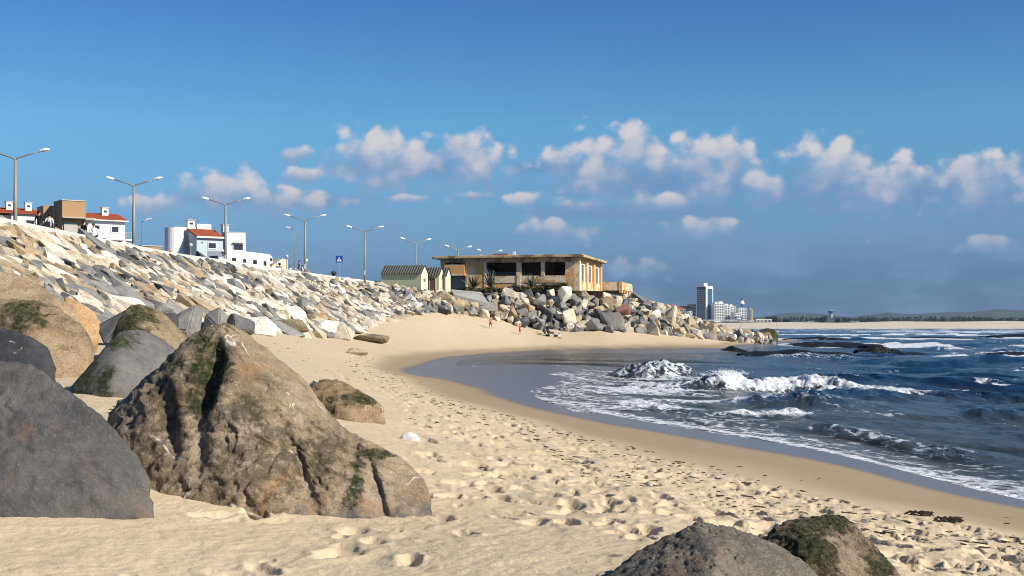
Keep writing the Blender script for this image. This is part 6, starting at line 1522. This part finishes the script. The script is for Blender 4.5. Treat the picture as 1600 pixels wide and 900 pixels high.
    # trees: single crowns of small leaf faces
    lf = leaf_mat('far foliage', (0.012, 0.020, 0.010), (0.045, 0.06, 0.025)); tk = paint('trunk', (0.08, 0.06, 0.045), .9); r_ = np.random.default_rng(12)
    def crown(n, w, h, sz):
        c = r_.normal(size=(n, 3)); c /= np.linalg.norm(c, axis=1)[:, None]; c *= (r_.random(n) ** .4)[:, None]; c *= 1 + .35 * vnoise(c * 2.2 + 7, int(r_.integers(99)))[:, None]
        c = c * np.array([w, w, h]); a, b = r_.normal(size=(n, 3)), r_.normal(size=(n, 3)); a /= np.linalg.norm(a, axis=1)[:, None]; b /= np.linalg.norm(b, axis=1)[:, None]
        s = sz * r_.uniform(.6, 1.4, n)[:, None]
        return np.stack([c - a * s, c - b * s, c + a * s, c + b * s], 1).reshape(-1, 3)
    def tree(lab, u, vt, wpx, d=1655, n=420):
        x = xu(u, d); H = zv(vt, d) - Zg; w = wpx * d / FPX / 2
        r = empty('tree', (x, d, Zg), 0, lab, 'tree', 'trees along the far shore'); ch = min(H * .42, w * 1.1) + .5
        MB().tube([(0, 0, 0), (.1, 0, H * .4), (.2, 0, H * .75)], [.5, .35, .15], 6).build('trunk', tk, r); MB().tube([(.1, 0, H * .4), (w * .4, .2, H * .7)], [.25, .08], 5).build('limb', tk, r)
        link(bpy.data.objects.new('crown', mesh_np('crown', crown(n, w, ch, .75) + [0, 0, H - ch], np.arange(4 * n).reshape(-1, 4), [lf], False)), r)
    for lab, u, v, w in [('dark round tree right of the brick tower, left of two', 1199, 495, 10), ('dark round tree right of the brick tower, right of two', 1209, 494, 12), ('tree in front of the tall white apartment block', 1129, 491, 8), ('tree below the second white apartment block', 1139, 490.5, 8),
                         ('tree before the low white building', 1146, 492, 7), ('small tree at the foot of the pointed white block', 1156, 493, 7), ('tree left of the water tower', 1286, 497.5, 8), ('tree right of the water tower', 1309, 497.5, 9), ('bushy tree left of the grey shed', 1228, 498, 9), ('tree on the far shore between the sheds', 1350, 499.5, 10), ('lone far tree left of the first small white block', 1446, 499.5, 8), ('dark tree over the red-roofed building', 1061, 478, 9)]:
        tree(lab, u, v, w, 1655 if u > 1070 else 1700)
    # wood along the shore that reads as one mass
    V = []
    for i in range(150):
        u = r_.uniform(1195, 1660) if i < 130 else r_.uniform(900, 1100); d = r_.uniform(1720, 1990); h = r_.uniform(3.5, 8.5); w = r_.uniform(4, 11)
        V.append(crown(90, w, h * .6, 1.1) + np.array([xu(u, d), d, Zg + h * .5]))
    V = np.concatenate(V); o = link(bpy.data.objects.new('shore_wood', mesh_np('shore_wood', V, np.arange(len(V)).reshape(-1, 4), [lf], False))); tag(o, 'dark band of distant trees along the far shore', 'trees', kind='stuff')
    # thin poles and masts
    mast = paint('grey mast', (0.35, 0.35, 0.36), .6)
    for i, (u, vt, lab) in enumerate([(1221, 494, 'thin light mast left of the grey shed'), (1257, 486, 'tallest light mast, left of the white shed'), (1314, 492, 'thin light mast right of the water tower'), (1408, 496, 'left mast of the far harbour pair'), (1414, 495, 'right mast of the far harbour pair'), (1425, 497, 'thin mast behind the small white hut'), (1244, 496, 'short light mast over the grey shed')]):
        d = 1680; r = empty('light_mast', (xu(u, d), d, Zg), 0, lab, 'mast', 'masts on the far shore'); h = zv(vt, d) - Zg; MB().tube([(0, 0, 0), (0, 0, h)], [.28, .16], 6).build('pole', mast, r); B('cross_bar', mast, r, (-1.0, 1.0, -.15, .15, h - .5, h + .1))
build_town()

# ------------------------------------------------------------------ air
def build_haze():
    m, nt, out = new_mat('sea haze'); nt.nodes.remove([n for n in nt.nodes if n.type == 'OUTPUT_MATERIAL'][0]); out = nt.nodes.new('ShaderNodeOutputMaterial')
    v = nd(nt, 'ShaderNodeVolumePrincipled', {'Color': (0.52, 0.70, 1.0, 1), 'Density': HAZE, 'Anisotropy': 0.0}); nt.links.new(v.outputs[0], out.inputs['Volume'])
    o = MB().box(-9300, 9300, -950, 9700, -4.4, 84).build('haze', m); tag(o, 'faint blue sea haze over the bay', 'haze', kind='stuff')
HAZE = 0.00005
build_haze()
